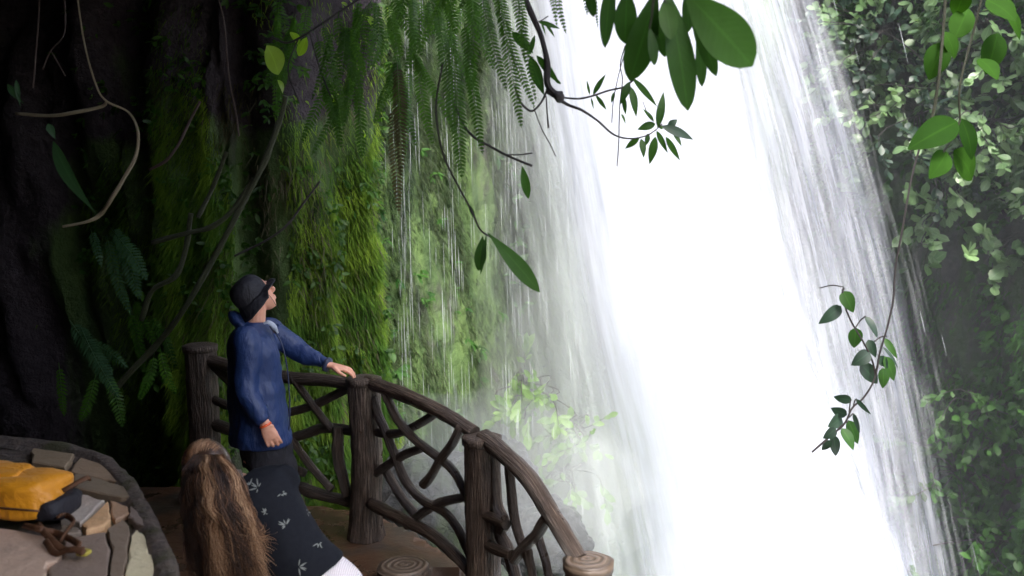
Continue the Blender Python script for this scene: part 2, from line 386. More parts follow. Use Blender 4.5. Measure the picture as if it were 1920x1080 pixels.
for k, f in enumerate(mb.f):
    i = k % (NS - 1)
    si = SS[-1] * i / (NS - 1)
    mb.m[k] = 2 if si < s_right else 3
def sstep(a, b_, x): x = max(0, min(1, (x - a) / (b_ - a))); return x * x * (3 - 2 * x)
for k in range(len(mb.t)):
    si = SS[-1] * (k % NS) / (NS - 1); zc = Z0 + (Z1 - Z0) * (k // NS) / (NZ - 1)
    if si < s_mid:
        shade_zlim = min(2.75, 1.9 + max(0, si - s_cave) * 1.25) + .8 * nz(si * 1.5, zc * 1.5, 3)  # above this, dark rock replaces moss: shadow put into the colour
        mb.t[k] = sstep(s_cave - .6, s_cave + .3, si) * (1 - sstep(shade_zlim - .4, shade_zlim + .4, zc))
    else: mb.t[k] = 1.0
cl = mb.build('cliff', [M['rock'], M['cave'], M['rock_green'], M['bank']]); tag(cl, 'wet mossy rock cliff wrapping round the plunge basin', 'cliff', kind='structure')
# unseen rock roof over the left, its edge shaped to block skylight
mb = MB(); nx, ny = 90, 110; V = []
def roof_edge(y): return float(np.interp(y, [-7, 2.5, 4.5, 6, 8.5, 11.5], [1.8, 1.0, .1, -.7, -1.1, -2.6])) + .3 * nz(y * .5, 3, 3)
def roof(x, y): return 4.05 - .18 * max(0, y - 6.5) + .35 * nz(x * .7, y * .7, 5) + .12 * nz(x * 3, y * 3, 2) - .0 * x + .05 * max(0, 5 - y)
for j in range(ny):
    y = -7 + 18.5 * j / (ny - 1); xe = roof_edge(y)
    for i in range(nx):
        x = -14 + (xe + 14) * i / (nx - 1); V.append(Vector((x, y, roof(x, y))))
Fc = [(j * nx + i, (j + 1) * nx + i, (j + 1) * nx + i + 1, j * nx + i + 1) for j in range(ny - 1) for i in range(nx - 1)]
b0 = len(V)
for j in range(ny):      # outer face rising from the lip
    y = -7 + 18.5 * j / (ny - 1); xe = roof_edge(y)
    for k in range(12): zz = roof(xe, y) + k * .5; V.append(Vector((xe - .05 * k * (1 if k else 0) + .25 * nz(y * 1.2, zz * 1.2, 1) * min(1, k), y, zz)))
for j in range(ny - 1):
    for k in range(11):
        a = b0 + j * 12 + k; c = a + 12; Fc.append((a, c, c + 1, a + 1))
b1 = len(V)
for k in range(12): V.append(Vector((-9.5, -7, V[b0 + k].z)))
mb.add(V, Fc)
# unseen rear wall added behind the viewer to keep light out
V = []; n1 = 30
for j in range(20):
    for i in range(n1): V.append(Vector((-14 + 20 * i / (n1 - 1), -5.2 + .3 * nz(i * .3, j * .3, 2), -3 + 8.5 * j / 19)))
mb.add(V, [(j * n1 + i, j * n1 + i + 1, (j + 1) * n1 + i + 1, (j + 1) * n1 + i) for j in range(19) for i in range(n1 - 1)])
rf = mb.build('shading_overhang', M['cave']); tag(rf, 'unseen rock overhang and added rear wall that block light from the grotto', 'overhang', kind='structure')

# ------------------------------------------------------------------ ground, steps, river
mb = MB()
def slab(mb, poly, z, zb=-4.6, tint=.5, sub=10):
    n = len(poly); mb.add([(x, y, z) for x, y in poly] + [(x, y, zb) for x, y in poly],
                       [tuple(range(n))] + [(i, i + n, (i + 1) % n + n, (i + 1) % n) for i in range(n)])
def grid(mb, x0, x1, y0, y1, zf, nx, ny, keep=None):
    V = []; 
    for j in range(ny):
        for i in range(nx):
            x = x0 + (x1 - x0) * i / (nx - 1); y = y0 + (y1 - y0) * j / (ny - 1); V.append(Vector((x, y, zf(x, y))))
    mb.add(V, [(j * nx + i, j * nx + i + 1, (j + 1) * nx + i + 1, (j + 1) * nx + i) for j in range(ny - 1) for i in range(nx - 1)])
def edge_dist(x, y):       # signed distance outside the railing line (positive = beyond it)
    pts = [(-3.5, 6.45), (-2.1, 6.3), (-.85, 5.75), (-.05, 4.75), (.55, 3.85), (1.0, 2.6), (1.2, -6)]
    best = 1e9; sg = 1
    for a, c in zip(pts, pts[1:]):
        ax, ay = a; dx, dy = c[0] - ax, c[1] - ay; t = max(0, min(1, ((x - ax) * dx + (y - ay) * dy) / (dx * dx + dy * dy)))
        ex, ey = x - ax - dx * t, y - ay - dy * t; d = math.hypot(ex, ey)
        if d < best: best = d; sg = 1 if (dx * ey - dy * ex) > 0 else -1
    return best * sg
def step_h(x, y):          # stairs going down towards the viewer along the railing
    q = y - .35 * x
    if q > 5.05: return 0
    return -min(4, int((5.05 - q) / .42) + 1) * .155
def ground_z(x, y):
    d = edge_dist(x, y); b = .03 * nz(x * 2, y * 2, 1)
    if d < .0: return step_h(x, y) + b * .5
    return step_h(x, y) * max(0, 1 - d) + b - min(4.2, max(0, d - .02) * 2.2 + max(0, d - .3) * 3) + .25 * nz(x * 1.5, y * 1.5, 6) * min(1, d * 2)
grid(mb, -9.5, 14, -7, 14, ground_z, 300, 270)
gr = mb.build('ground', M['ground'], smooth=False); tag(gr, kind='structure')
mb = MB(); grid(mb, -2, 14, 2, 14, lambda x, y: -3.7 + .1 * nz(x * 2, y * 2) + .05 * nz(x * 6, y * 6, 1), 90, 80)
tag(mb.build('river_water', M['river']), kind='structure')
mb = MB(); mb.add([(-250, -250, -5), (250, -250, -5), (250, 250, -5), (-250, 250, -5)], [(0, 1, 2, 3)])
tag(mb.build('valley_ground', M['rock']), kind='structure')

# ------------------------------------------------------------------ waterfall
ZT, ZB = 9.0, -3.8
def fall_sheet(mb, edges_l, edges_r, ytop, ybot, nu=60, nv=60, seed=0, wob=.035, m=0):
    """edges: list of (py, px) traced along the side at depth Y(z)"""
    pys = [e[0] for e in edges_l]; V = []; Gv = []
    for j in range(nv):
        v = j / (nv - 1); py = -1100 + v * 2700
        Y = ytop + (ybot - ytop) * (v ** 1.5)
        xl = np.interp(py, [e[0] for e in edges_l], [e[1] for e in edges_l]); xr = np.interp(py, [e[0] for e in edges_r], [e[1] for e in edges_r])
        for i in range(nu):
            u = i / (nu - 1); p = P(xl + (xr - xl) * u, py, Y)
            p.y += -.5 * max(0, math.sin(math.pi * u)) ** .5 + wob * nz(u * 7 + seed, v * 1.2, seed) + wob * .4 * nz(u * 22 + seed, v * 2.2, seed)
            V.append(p); Gv.append((u, v * 3.0, 0))
    mb.add(V, [(j * nu + i, (j + 1) * nu + i, (j + 1) * nu + i + 1, j * nu + i + 1) for j in range(nv - 1) for i in range(nu - 1)], .5, Gv, m)
wf = empty('waterfall', P(1450, 1500, 9)); tag(wf, 'broad overexposed white waterfall plunging past the grotto', 'waterfall', kind='structure')
L0 = [(-1100, 700), (0, 930), (250, 975), (540, 1020), (800, 1075), (1080, 1120), (1600, 1210)]
R0 = [(-1100, 1260), (0, 1560), (250, 1640), (540, 1720), (800, 1775), (1080, 1830), (1600, 1900)]
mw1 = water_mat('white_water', [(0, 0), (.10, .22), (.2, .5), (.32, .85), (.48, .95), (.60, .55), (.88, .40), (1, .05)], 46, 1.3, 1.0, .05, 1.3, .95, (.64, .69, .84))
mb = MB(); fall_sheet(mb, L0, R0, 10.6, 9.0, 90, 70, 1); mb.build('water_sheet', mw1, wf)
L1 = [(-1100, 700), (0, 935), (250, 970), (540, 1015), (800, 1065), (1080, 1110), (1600, 1210)]
R1 = [(-1100, 1130), (0, 1380), (250, 1420), (540, 1510), (800, 1640), (1080, 1770), (1600, 1790)]
mw2 = water_mat('white_water_core', [(0, 0), (.1, .2), (.22, .7), (.36, 1.25), (.68, 1.2), (.84, .5), (1, 0)], 42, 5.1, .9, .05, 1.15, .97, (.72, .77, .92))
mb = MB(); fall_sheet(mb, L1, R1, 10.2, 8.6, 80, 70, 5); mb.build('water_core', mw2, wf)
mw3 = water_mat('falling_streaks', [(0, .0), (.15, .42), (.5, .42), (.85, .40), (1, 0)], 80, 9.4, 1.1, .25, 1.2, .5)
mb = MB(); fall_sheet(mb, [(a, b_ - 40) for a, b_ in L0], [(a, b_ + 45) for a, b_ in R0], 10.0, 8.3, 90, 70, 9); mb.build('water_streaks', mw3, wf)
# thin veil dripping down the mossy wall left of the main fall
vl = empty('water_veil', P(900, 1400, 7.6)); tag(vl, 'thin veil of dripping water over the mossy wall left of the white fall', 'water veil', kind='structure')
mv = water_mat('veil_water', [(0, .0), (.1, .28), (.33, .36), (.5, .20), (.8, .34), (1, .5)], 90, 2.2, 1.2, .5, 1.1, .5, (.80, .88, .90))
mb = MB(); fall_sheet(mb, [(-1100, 700), (1600, 735)], [(-1100, 900), (0, 985), (540, 1085), (1080, 1190), (1600, 1250)], 7.4, 7.4, 80, 60, 3, .08); mb.build('veil_sheet', mv, vl)
mv2 = water_mat('veil_mist', [(0, .0), (.2, .05), (.6, .14), (1, .6)], 24, 6.2, .6, .15, 1.1, .5, (.80, .9, .88))
mb = MB(); fall_sheet(mb, [(-1100, 720), (1600, 745)], [(-1100, 960), (0, 1010), (540, 1110), (1080, 1200), (1600, 1290)], 7.9, 7.9, 70, 60, 8, .08); mb.build('veil_mist', mv2, vl)
# individual drips
mb = MB(); rnd = random.Random(4)
def drip(px, py, l, Y, wpx, slant):
    a = P(px, py, Y); c = P(px + slant * l, py + l, Y); mb.tube([(a, .0004), (a.lerp(c, .4), MPP(Y) * wpx), (c, .0004)], n=4, sub=2, tint=.5)
for k in range(420): 
    px = rnd.choice([rnd.gauss(845, 10), rnd.gauss(760, 12), rnd.uniform(735, 1100), rnd.gauss(955, 16), rnd.uniform(735, 1100)])
    drip(px, rnd.uniform(-60, 1000), rnd.uniform(25, 110), rnd.uniform(6.7, 7.3), rnd.uniform(.2, .5), .03)
for k in range(14):
    py = rnd.uniform(-50, 1080); px = np.interp(py, [0, 1080], [1540, 1790]) + rnd.gauss(0, 45); drip(px, py, rnd.uniform(25, 90), rnd.uniform(7.9, 8.4), rnd.uniform(.2, .55), .24)
bd = NB('drip_water'); bd.set(Base_Color=(.8, .86, .9, 1), Roughness=.2, Alpha=.35); 
tag(mb.build('water_drips', bd.mat), 'fine drips and streaks of water falling beside the main fall', 'water drips', kind='stuff')
# spray
bm_ = NB('spray'); pv = bm_.n.new('ShaderNodeVolumePrincipled'); pv.inputs['Density'].default_value = .19; pv.inputs['Color'].default_value = (.93, .97, 1, 1); pv.inputs['Anisotropy'].default_value = .3
bm_.n.remove(bm_.p); bm_.link(pv.outputs[0], bm_.out.inputs['Volume'])
mb = MB()
for (px, py, Y, rx, ry, rz) in ((1250, 950, 7.9, 2.0, .9, 3.0), (1200, 300, 8.4, 1.5, .7, 3.8)):
    mb.ell(P(px, py, Y), Vector((rx, 0, 0)), Vector((0, ry, 0)), Vector((.2, 0, rz)), 28, 18, warp=.15, seed=px)
    tag(mb.build('spray_mist', bm_.mat), 'drifting white spray hanging in front of the waterfall', 'spray', kind='stuff'); mb = MB()

b3_ = NB('thin_haze'); pv = b3_.n.new('ShaderNodeVolumePrincipled'); pv.inputs['Density'].default_value = .016; pv.inputs['Color'].default_value = (.85, .95, 1, 1)
b3_.n.remove(b3_.p); b3_.link(pv.outputs[0], b3_.out.inputs['Volume'])
mb.ell(P(1760, 600, 7.0), Vector((1.5, 0, 0)), Vector((0, .7, 0)), Vector((0, 0, 3.4)), 32, 20, warp=.2, seed=6)
tag(mb.build('drifting_haze', b3_.mat), 'faint blue haze of spray before the right bank', 'spray', kind='stuff'); mb = MB()
b2_ = NB('dense_spray'); pv = b2_.n.new('ShaderNodeVolumePrincipled'); pv.inputs['Density'].default_value = .6; pv.inputs['Color'].default_value = (.93, .98, 1, 1)
b2_.n.remove(b2_.p); b2_.link(pv.outputs[0], b2_.out.inputs['Volume'])
mb.ell(P(965, 895, 5.5), Vector((.75, 0, 0)), Vector((0, .28, 0)), Vector((-.2, 0, .52)), 32, 20, warp=.35, seed=4)
tag(mb.build('splash_mist', b2_.mat), 'puff of splash mist over the wet boulders beyond the railing', 'spray', kind='stuff'); mb = MB()
# ------------------------------------------------------------------ moss strands on the walls
def strands(name, label, mat, count, slo, shi, zlo, zhi, dens, lens, wid, tint_f, seed, out=.05):
    rnd = random.Random(seed); mb = MB(); k = 0; tries = 0
    while k < count and tries < count * 8:
        tries += 1
        s = rnd.uniform(slo, shi); z = rnd.uniform(zlo, zhi)
        if dens(s, z) < rnd.random(): continue
        p = cliff(s, z); n = cl_raw(s)[1]; n = Vector((n.x, n.y, 0)); sd_ = Vector((-n.y, n.x, 0))
        l = rnd.uniform(*lens); t = min(1, max(0, tint_f(s, z) + rnd.uniform(-.2, .2)))
        b0 = p + n * rnd.uniform(0, out); q = b0 + n * rnd.uniform(.0, .8) * l + sd_ * rnd.gauss(0, .22) * l + Vector((0, 0, -l * rnd.uniform(.6, 1)))
        ww = rnd.uniform(*wid); sv = (sd_ + n * rnd.uniform(-.6, .6)).normalized()
        mb.add([b0 - sv * ww, b0 + sv * ww, q], [(0, 1, 2)], t, [(1, .1, 0), (1, .3, 0), (1, .5, 0)]); k += 1
    return tag(mb.build(name, mat), label, 'moss', kind='stuff')
sA, sB = s_at(335, 735)
colm = lambda s, z: (1 - .9 * max(0, min(1, (z - 2.3 - .9 * nz(s * 1.5, z * .8, 66)) / .5))) * max(0, min(1, .62 + 1.7 * nz(s * 1.5 + z * .12, z * .22, 7) + .6 * nz(s * 4, z * .8, 3)))  # strands thinned higher up, to go with the shadow painted there
strands('hanging_moss', 'yellow green hanging moss columns on the wall behind the hatted man', M['moss'], 60000, sA - .3, sB + .1, -1.2, 3.6, colm, (.04, .15), (.0025, .0055), lambda s, z: .42 + .8 * nz(s * 2.3, z * .9, 12) + .7 * nz(s * 6, z * 4, 2), 3, .07)
strands('withered_moss', 'brown withered strands mixed through the moss columns behind the man', M['fern_brown'], 3500, sA - .3, sB + .1, -1.2, 3.0, lambda s, z: max(0, .1 + 1.6 * nz(s * 3, z * 1.2, 77)), (.05, .2), (.002, .005), lambda s, z: .5, 13, .09)
s2a, s2b = s_at(700, 1130)
strands('wet_moss', 'wet pale green moss on the wall behind the thin veil of water', M['moss_wet'], 60000, s2a, s2b, -3, 5, lambda s, z: max(0, .6 + 1.2 * nz(s * 1.3, z * .5, 5)), (.04, .12), (.004, .010), lambda s, z: .5 + .9 * nz(s * 1.6, z * .6, 2), 5)
s3a, s3b = s_at(90, 345)
strands('dim_moss', 'dim dark green moss at the mouth of the dark hollow on the left', M['moss'], 26000, s3a - .4, s3b + .3, -.8, 2.6, lambda s, z: max(0, .3 - max(0, z - 1.4) * .5 - max(0, s3a + 1.2 - s) * .4 + 1.2 * nz(s * 1.5, z * .8, 5)), (.03, .12), (.003, .007), lambda s, z: .25 + .6 * nz(s * 3, z * 3, 2), 6)
s4a, s4b = s_at(1520, 2100)
strands('bank_moss', 'deep green moss and creeping plants low on the right bank', M['leaf_mid'], 26000, s4a, s4b, -3.6, 1.2, lambda s, z: max(0, min(1, .5 - z * .25)) * max(0, .5 + 1.2 * nz(s * 1.5, z * 1.2, 5)), (.03, .11), (.006, .016), lambda s, z: .4 + .8 * nz(s * 2, z * 2, 1), 8, .12)

def creepers(name, label, mat, count, slo, shi, zlo, zhi, dens, L_, seed, wr_=.6, out=.16):
    rnd = random.Random(seed); mb = MB(); k = 0; tries = 0
    while k < count and tries < count * 10:
        tries += 1; s = rnd.uniform(slo, shi); z = rnd.uniform(zlo, zhi)
        if dens(s, z) < rnd.random(): continue
        n2 = cl_raw(s)[1]; n = Vector((n2.x, n2.y, 0)); sd_ = Vector((-n.y, n.x, 0)); c = cliff(s, z) + n * rnd.uniform(.01, out); t0 = rnd.random()
        for q in range(rnd.randint(2, 5)):
            d = (sd_ * rnd.gauss(0, .8) + n * rnd.uniform(.1, .9) + Vector((0, 0, rnd.uniform(-1.2, .3)))).normalized(); l = rnd.uniform(*L_)
            mb.leaf(c, c + d * l, l * wr_ * rnd.uniform(.7, 1.2), n + Vector((rnd.uniform(-.6, .6), rnd.uniform(-.6, .6), rnd.uniform(0, 1.2))), bend=rnd.uniform(-.1, .15), fold=.2, n=4, tint=min(1, max(0, t0 + rnd.uniform(-.2, .2))), peak=rnd.uniform(.45, .62)); k += 1
    return tag(mb.build(name, M[mat]), label, 'creeping plants', kind='stuff')
creepers('creeping_plants', 'mass of dark green creeping leaves covering the rock right of the fall', 'leaf_mid', 9000, s4a, s4b, -3.6, 6.5, lambda s, z: max(0, .55 + 1.5 * nz(s * 1.2, z * 1.0, 15) - (.45 if 0.4 < z < 1.8 else 0)), (.06, .14), 31)
creepers('pale_creepers', 'pale waxy leaves scattered over the upper right rock', 'leaf_pale', 2600, s4a, s4b, 2.0, 6.5, lambda s, z: max(0, .2 + 1.8 * nz(s * 1.6, z * 1.4, 25)), (.08, .16), 32, .62, .3)
creepers('moss_plants', 'small leaves and seedlings growing through the moss behind the railing', 'fern', 3500, sA - 1.2, sB, -1.2, 3.6, lambda s, z: max(0, .2 + 1.8 * nz(s * 2.2, z * 1.6, 35)), (.03, .09), 33, .4, .14)
creepers('veil_plants', 'soft green leaves growing on the wet wall behind the veil of water', 'leaf_mid', 1500, s2a, s2b, -2.6, 2.6, lambda s, z: max(0, .12 + 1.6 * nz(s * 1.8, z * 1.2, 45) - z * .1), (.05, .14), 34, .4, .2)

# ------------------------------------------------------------------ shrubs
def sprays(mb, c, n, dirs, R_, leafL, leafW, rnd, stem=None, peak=.55, per=9):
    """leafy twigs: each a short stem with leaves along it"""
    for k in range(n):
        d = (Vector(dirs) + Vector((rnd.uniform(-1, 1), rnd.uniform(-1, 1), rnd.uniform(-1, .8))) * 1.1).normalized()
        b0 = Vector(c) + Vector((rnd.gauss(0, 1) * R_[0], rnd.gauss(0, 1) * R_[1], rnd.gauss(0, 1) * R_[2]))
        L = rnd.uniform(.18, .42); tp = b0 + d * L + Vector((0, 0, -.05)); t0 = rnd.random()
        if stem is not None: cr0 = Vector(c) + Vector((0, .3, 0)); stem.tube([(cr0, .009), (cr0.lerp(b0, .6) + Vector((0, 0, .04)), .008), (b0, .006), (tp, .002)], n=4, sub=3)
        for q in range(per):
            t = .15 + .85 * q / (per - 1); p = b0.lerp(tp, t); ld = (d + Vector((rnd.uniform(-1, 1), rnd.uniform(-1, .6), rnd.uniform(-.9, .5))) * 1.1).normalized()
            l = leafL * rnd.uniform(.6, 1.15)
            mb.leaf(p, p + ld * l, l * leafW, Vector((rnd.uniform(-.6, .6), -1 + rnd.uniform(-.3, .3), rnd.uniform(.0, 1.1))), bend=rnd.uniform(-.05, .12), fold=.15, peak=peak, n=5, tint=min(1, max(0, t0 * .6 + rnd.uniform(0, .5))))
def shrub(px, py, rp, n, label, mat='leaf_pale', leafL=.15, leafW=.55, Yoff=.25, seed=0, per=9, peak=.6, Y=None, group='shrubs clinging to the rock'):
    rnd = random.Random(seed)
    if Y is None:
        lo = min((abs(960 + F * p.x / p.y - px), i) for i, p in enumerate(PP) if p.y > 5)[1]; Y = PP[lo].y - Yoff
    c = P(px, py, Y); r0 = rp * MPP(Y); t = empty('shrub', c); tag(t, label, 'shrub', group)
    mb = MB(); st = MB(); sprays(mb, c, n, (-.25, -.6, -.15), (r0, .18, r0 * .75), leafL, leafW, rnd, st, peak, per)
    for k in range(4):
        a = c + Vector((0, .3, 0)); st.tube([(a, .016), (a.lerp(c, .5) + Vector((rnd.uniform(-.2, .2), 0, .1)), .011), (c + Vector((rnd.uniform(-1, 1) * r0, 0, rnd.uniform(-1, 1) * r0 * .7)), .005)], n=5)
    mb.build('foliage', M[mat], t); st.build('stem', M['twig'], t)
shrub(1640, 40, 60, 34, 'pale leafed shrub at the top edge just right of the white fall', seed=1)
shrub(1650, 150, 50, 36, 'light green shrub clump jutting toward the fall below the topmost shrub', seed=2)
shrub(1740, 200, 60, 34, 'pale shrub behind the hanging vine in the upper right', seed=3)
shrub(1880, 60, 55, 26, 'shrub in the top right corner of the view', seed=4)
shrub(1880, 240, 50, 30, 'pale shrub at the right edge above the dark gap in the rock', seed=5)
shrub(1800, 390, 70, 26, 'pale round leafed shrub trailing over the dark rock right of the fall', seed=6, leafL=.17)
shrub(1880, 470, 35, 12, 'lowest pale round leafed sprig at the right edge', seed=7, leafL=.18, leafW=.7)
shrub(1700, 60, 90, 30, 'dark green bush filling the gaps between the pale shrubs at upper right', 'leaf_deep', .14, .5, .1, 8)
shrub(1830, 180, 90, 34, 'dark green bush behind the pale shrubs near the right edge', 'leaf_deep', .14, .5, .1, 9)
shrub(1820, 900, 70, 34, 'low bright green plant on the lower right bank beside the fall', 'leaf_mid', .12, .5, .35, 10)
shrub(1880, 780, 60, 26, 'green bush at the right edge above the lower bank', 'leaf_mid', .12, .5, .3, 11)
shrub(1870, 1030, 60, 30, 'green bush in the bottom right corner', 'leaf_mid', .13, .5, .4, 12)
shrub(985, 735, 36, 20, 'bright pale green plant on the wall behind the middle of the railing', 'leaf_yellow', .17, .38, .3, 13, 7, Y=8.2)
shrub(1070, 805, 22, 14, 'pale green broad leafed plant half veiled at the left edge of the fall', 'leaf_yellow', .14, .45, .3, 14, 6, Y=8.2)
shrub(1060, 900, 30, 10, 'small pale plant low beside the fall above the wet boulders', 'leaf_yellow', .15, .45, .3, 15, 6, Y=8.1)

# ------------------------------------------------------------------ railing of imitation branches
YA, YB, YC, YD = 6.0, 5.4, 4.7, 4.0
XS = [375, 682, 903, 1100]; YS = [YA, YB, YC, YD]
def RY(px): return 1 / np.interp(px, XS, [1 / y for y in YS])
rail = empty('railing', P(682, 1020, YB)); tag(rail, 'rustic railing of brown imitation tree branches along the steps', 'railing')
def post(px, pytop, Y, r, zb, seed, flare=1.15, zt=None):
    top = P(px, pytop, Y); mb = MB(); zt = top.z
    mb.tube([(Vector((top.x, Y, zb)), r * flare), (Vector((top.x, Y, zb + .15)), r * 1.03), (Vector((top.x + .01, Y, (zb + zt) / 2)), r * .97), (Vector((top.x, Y, zt)), r * 1.0)], n=36, sub=14, rough=.11, seed=seed)
    o = mb.build('post', M['bark'], rail)
    cp = MB(); n = 36; V = []; Gv = []
    for k in range(7):
        rr = r * 1.12 * k / 6
        for q in range(n):
            a = 2 * math.pi * q / n; wv_ = 1 + .04 * nz(math.cos(a) * 2 + seed, math.sin(a) * 2)
            V.append(Vector((top.x + math.cos(a) * rr * wv_, Y + math.sin(a) * rr * wv_, zt + .022 - .012 * (k / 6) ** 6 + .002 * nz(k, q * .3)))); Gv.append((math.cos(a) * rr * 1.0, math.sin(a) * rr, 0))
    for q in range(n): a = 2 * math.pi * q / n; V.append(Vector((top.x + math.cos(a) * r * 1.1, Y + math.sin(a) * r * 1.1, zt - .03))); Gv.append((math.cos(a) * r, math.sin(a) * r, 0))
    for q in range(n): V.append(Vector((top.x, Y, zt - .03))); Gv.append((0, 0, 0))
    Fc = [(k * n + q, k * n + (q + 1) % n, (k + 1) * n + (q + 1) % n, (k + 1) * n + q) for k in range(8) for q in range(n)]
    cp.add(V, Fc, .5, Gv); cp.build('post_cap', M['ring'] if seed == 4 else M['bark'], rail)
post(375, 650, YA, .105, 0, 1); post(682, 712, YB, .10, 0, 2); post(903, 822, YC, .098, -.35, 3); post(1103, 1056, YD, .108, -.6, 4, 1.5)
def branch(pts, rpx, seed, name='brace', rough=.16, knots=.25, dy=0, mat='bark', n=14):
    Q = []
    for i, p in enumerate(pts):
        Y = RY(p[0]) + dy + .02 * nz(i + seed, 2); r = (p[2] if len(p) > 2 else rpx) * MPP(Y) * (1 + .08 * nz(i * 2 + seed, 5))
        Q.append((P(p[0], p[1], Y), r))
    mb = MB(); mb.tube(Q, n=n, sub=8, rough=rough, seed=seed * 1.7, knots=knots); mb.build(name, M[mat], rail)
branch([(380, 672), (450, 690), (545, 708), (612, 712), (672, 722)], 12, 1, 'rail')
branch([(688, 716), (740, 734), (790, 755), (840, 780), (890, 812)], 13.5, 2, 'rail', .12, .1, n=20)
branch([(905, 822), (930, 838), (988, 893), (1032, 962), (1068, 1022), (1085, 1050)], 18, 3, 'rail', .12, .1, n=22)
BR = [
 ([(690, 795), (711, 812), (750, 811), (789, 793), (822, 772)], 8, .03), ([(722, 735), (732, 758), (750, 792), (781, 827), (816, 854), (851, 885), (880, 940)], 8.5, -.03),
 ([(864, 800), (848, 832), (828, 858), (806, 895), (793, 909)], 9, -.05), ([(685, 902), (727, 872), (758, 853), (792, 840)], 8.5, .03),
 ([(700, 745), (708, 775), (723, 808), (742, 858), (762, 905), (793, 938), (830, 958), (858, 990), (885, 1050)], 9, .02),
 ([(722, 880), (750, 928), (782, 968)], 8.5, .06), ([(695, 944), (758, 975), (812, 1004), (851, 1038), (885, 1075)], 11.5, -.04),
 ([(762, 985), (800, 957), (835, 940), (885, 930)], 9, .03),
 ([(535, 775), (587, 760), (637, 736), (665, 722)], 8, .02), ([(548, 708), (583, 755), (610, 790), (625, 806)], 7, -.02),
 ([(530, 828), (579, 811), (612, 802), (665, 808)], 9.5, .02), ([(634, 800), (634, 855), (643, 895), (652, 930)], 10, -.02),
 ([(548, 825), (583, 874), (622, 918)], 7.5, -.02), ([(530, 905), (559, 913), (598, 926), (665, 942)], 11, .02), ([(535, 872), (571, 886)], 8, .0),
 ([(385, 668), (405, 688), (440, 722)], 9, .02), ([(385, 742), (415, 755), (450, 768)], 8, .02), ([(388, 790), (450, 812)], 11, .03), ([(450, 768), (500, 790), (545, 826)], 8, .03),
 ([(926, 850), (929, 925), (934, 955), (944, 978), (938, 1000), (952, 1030), (970, 1095)], 12, .05), ([(953, 860), (958, 914), (964, 967), (976, 1012), (995, 1060)], 9.5, .03),
 ([(1035, 960), (1020, 979), (1005, 1003), (982, 1026), (965, 1050)], 11.5, -.02), ([(1008, 1005), (1023, 1050), (1032, 1095)], 8.5, .04), ([(990, 1030), (994, 1056), (1003, 1095)], 8, .0),
 ([(895, 962), (925, 972), (950, 984)], 10, -.04), ([(900, 1010), (930, 1030), (960, 1040)], 10, -.03), ([(640, 1000), (660, 975), (690, 955)], 0, 0)]
for i, (pts, r, dy) in enumerate(BR):
    if r: branch(pts, r, 10 + i, 'brace', dy=dy)
kb = MB(); kb.ell(P(947, 972, RY(947) - .03), Vector((.02, 0, 0)), Vector((0, .02, 0)), Vector((0, 0, .024)), warp=.3); kb.build('knot', M['bark'], rail)
# sawn stump on the ground in front of the railing
c = P(757, 1062, 4.75); st = empty('tree_stump', (c.x, c.y, 0)); tag(st, 'low sawn stump stool with ringed top on the brown ground below the railing', 'stump')
mb = MB(); mb.tube([(Vector((c.x, c.y, -.16)), .165), (Vector((c.x, c.y, c.z * .5)), .15), (Vector((c.x, c.y, c.z)), .145)], n=40, sub=8, rough=.1, seed=8); mb.build('trunk', M['bark'], st)
cp = MB(); V = [Vector((c.x, c.y, c.z + .012))]; Gv = [(0, 0, 0)]; n = 40
for k in range(1, 7):
    for q in range(n):
        a = 2 * math.pi * q / n; rr = .15 * k / 6 * (1 + .05 * nz(math.cos(a) * 2, math.sin(a) * 2)); V.append(Vector((c.x + rr * math.cos(a), c.y + rr * math.sin(a), c.z + (.012 if k < 6 else -.004)))); Gv.append((rr * math.cos(a), rr * math.sin(a), 0))
Fc = [(0, 1 + q, 1 + (q + 1) % n) for q in range(n)] + [(1 + k * n + q, 1 + (k + 1) * n + q, 1 + (k + 1) * n + (q + 1) % n, 1 + k * n + (q + 1) % n) for k in range(5) for q in range(n)]
cp.add(V, Fc, .5, Gv); cp.build('ring_top', M['ring'], st)

# ------------------------------------------------------------------ boulders
def boulder(px, py, Y, r, label, seed, sq=(1, .9, .8)):
    mb = MB(); mb.ell(P(px, py, Y), Vector((r * sq[0], 0, 0)), Vector((0, r * sq[1], 0)), Vector((0, 0, r * sq[2])), 90, 64, warp=.32, seed=seed)
    mb.v = [tuple(Vector(q) + (Vector(q) - P(px, py, Y)).normalized() * (.035 * nz(q[0] * 9, q[1] * 9, q[2] * 9) + .03 * abs(nz(q[0] * 5, q[1] * 5, q[2] * 3 + 4)) + .012 * nz(q[0] * 25, q[1] * 25, q[2] * 25))) for q in mb.v]
    tag(mb.build('boulder', M['boulder']), label, 'boulder', 'boulders beyond the railing')
boulder(925, 925, 6.2, .36, 'rounded dark wet boulder just beyond the middle railing post', 3, (1, .9, 1))
boulder(1015, 1010, 6.0, .30, 'dark wet boulder beyond the sloping rail above the ringed stump', 8)
boulder(815, 985, 6.3, .52, 'large grey boulder seen through the braces left of the middle post', 12, (1, .8, 1.0))

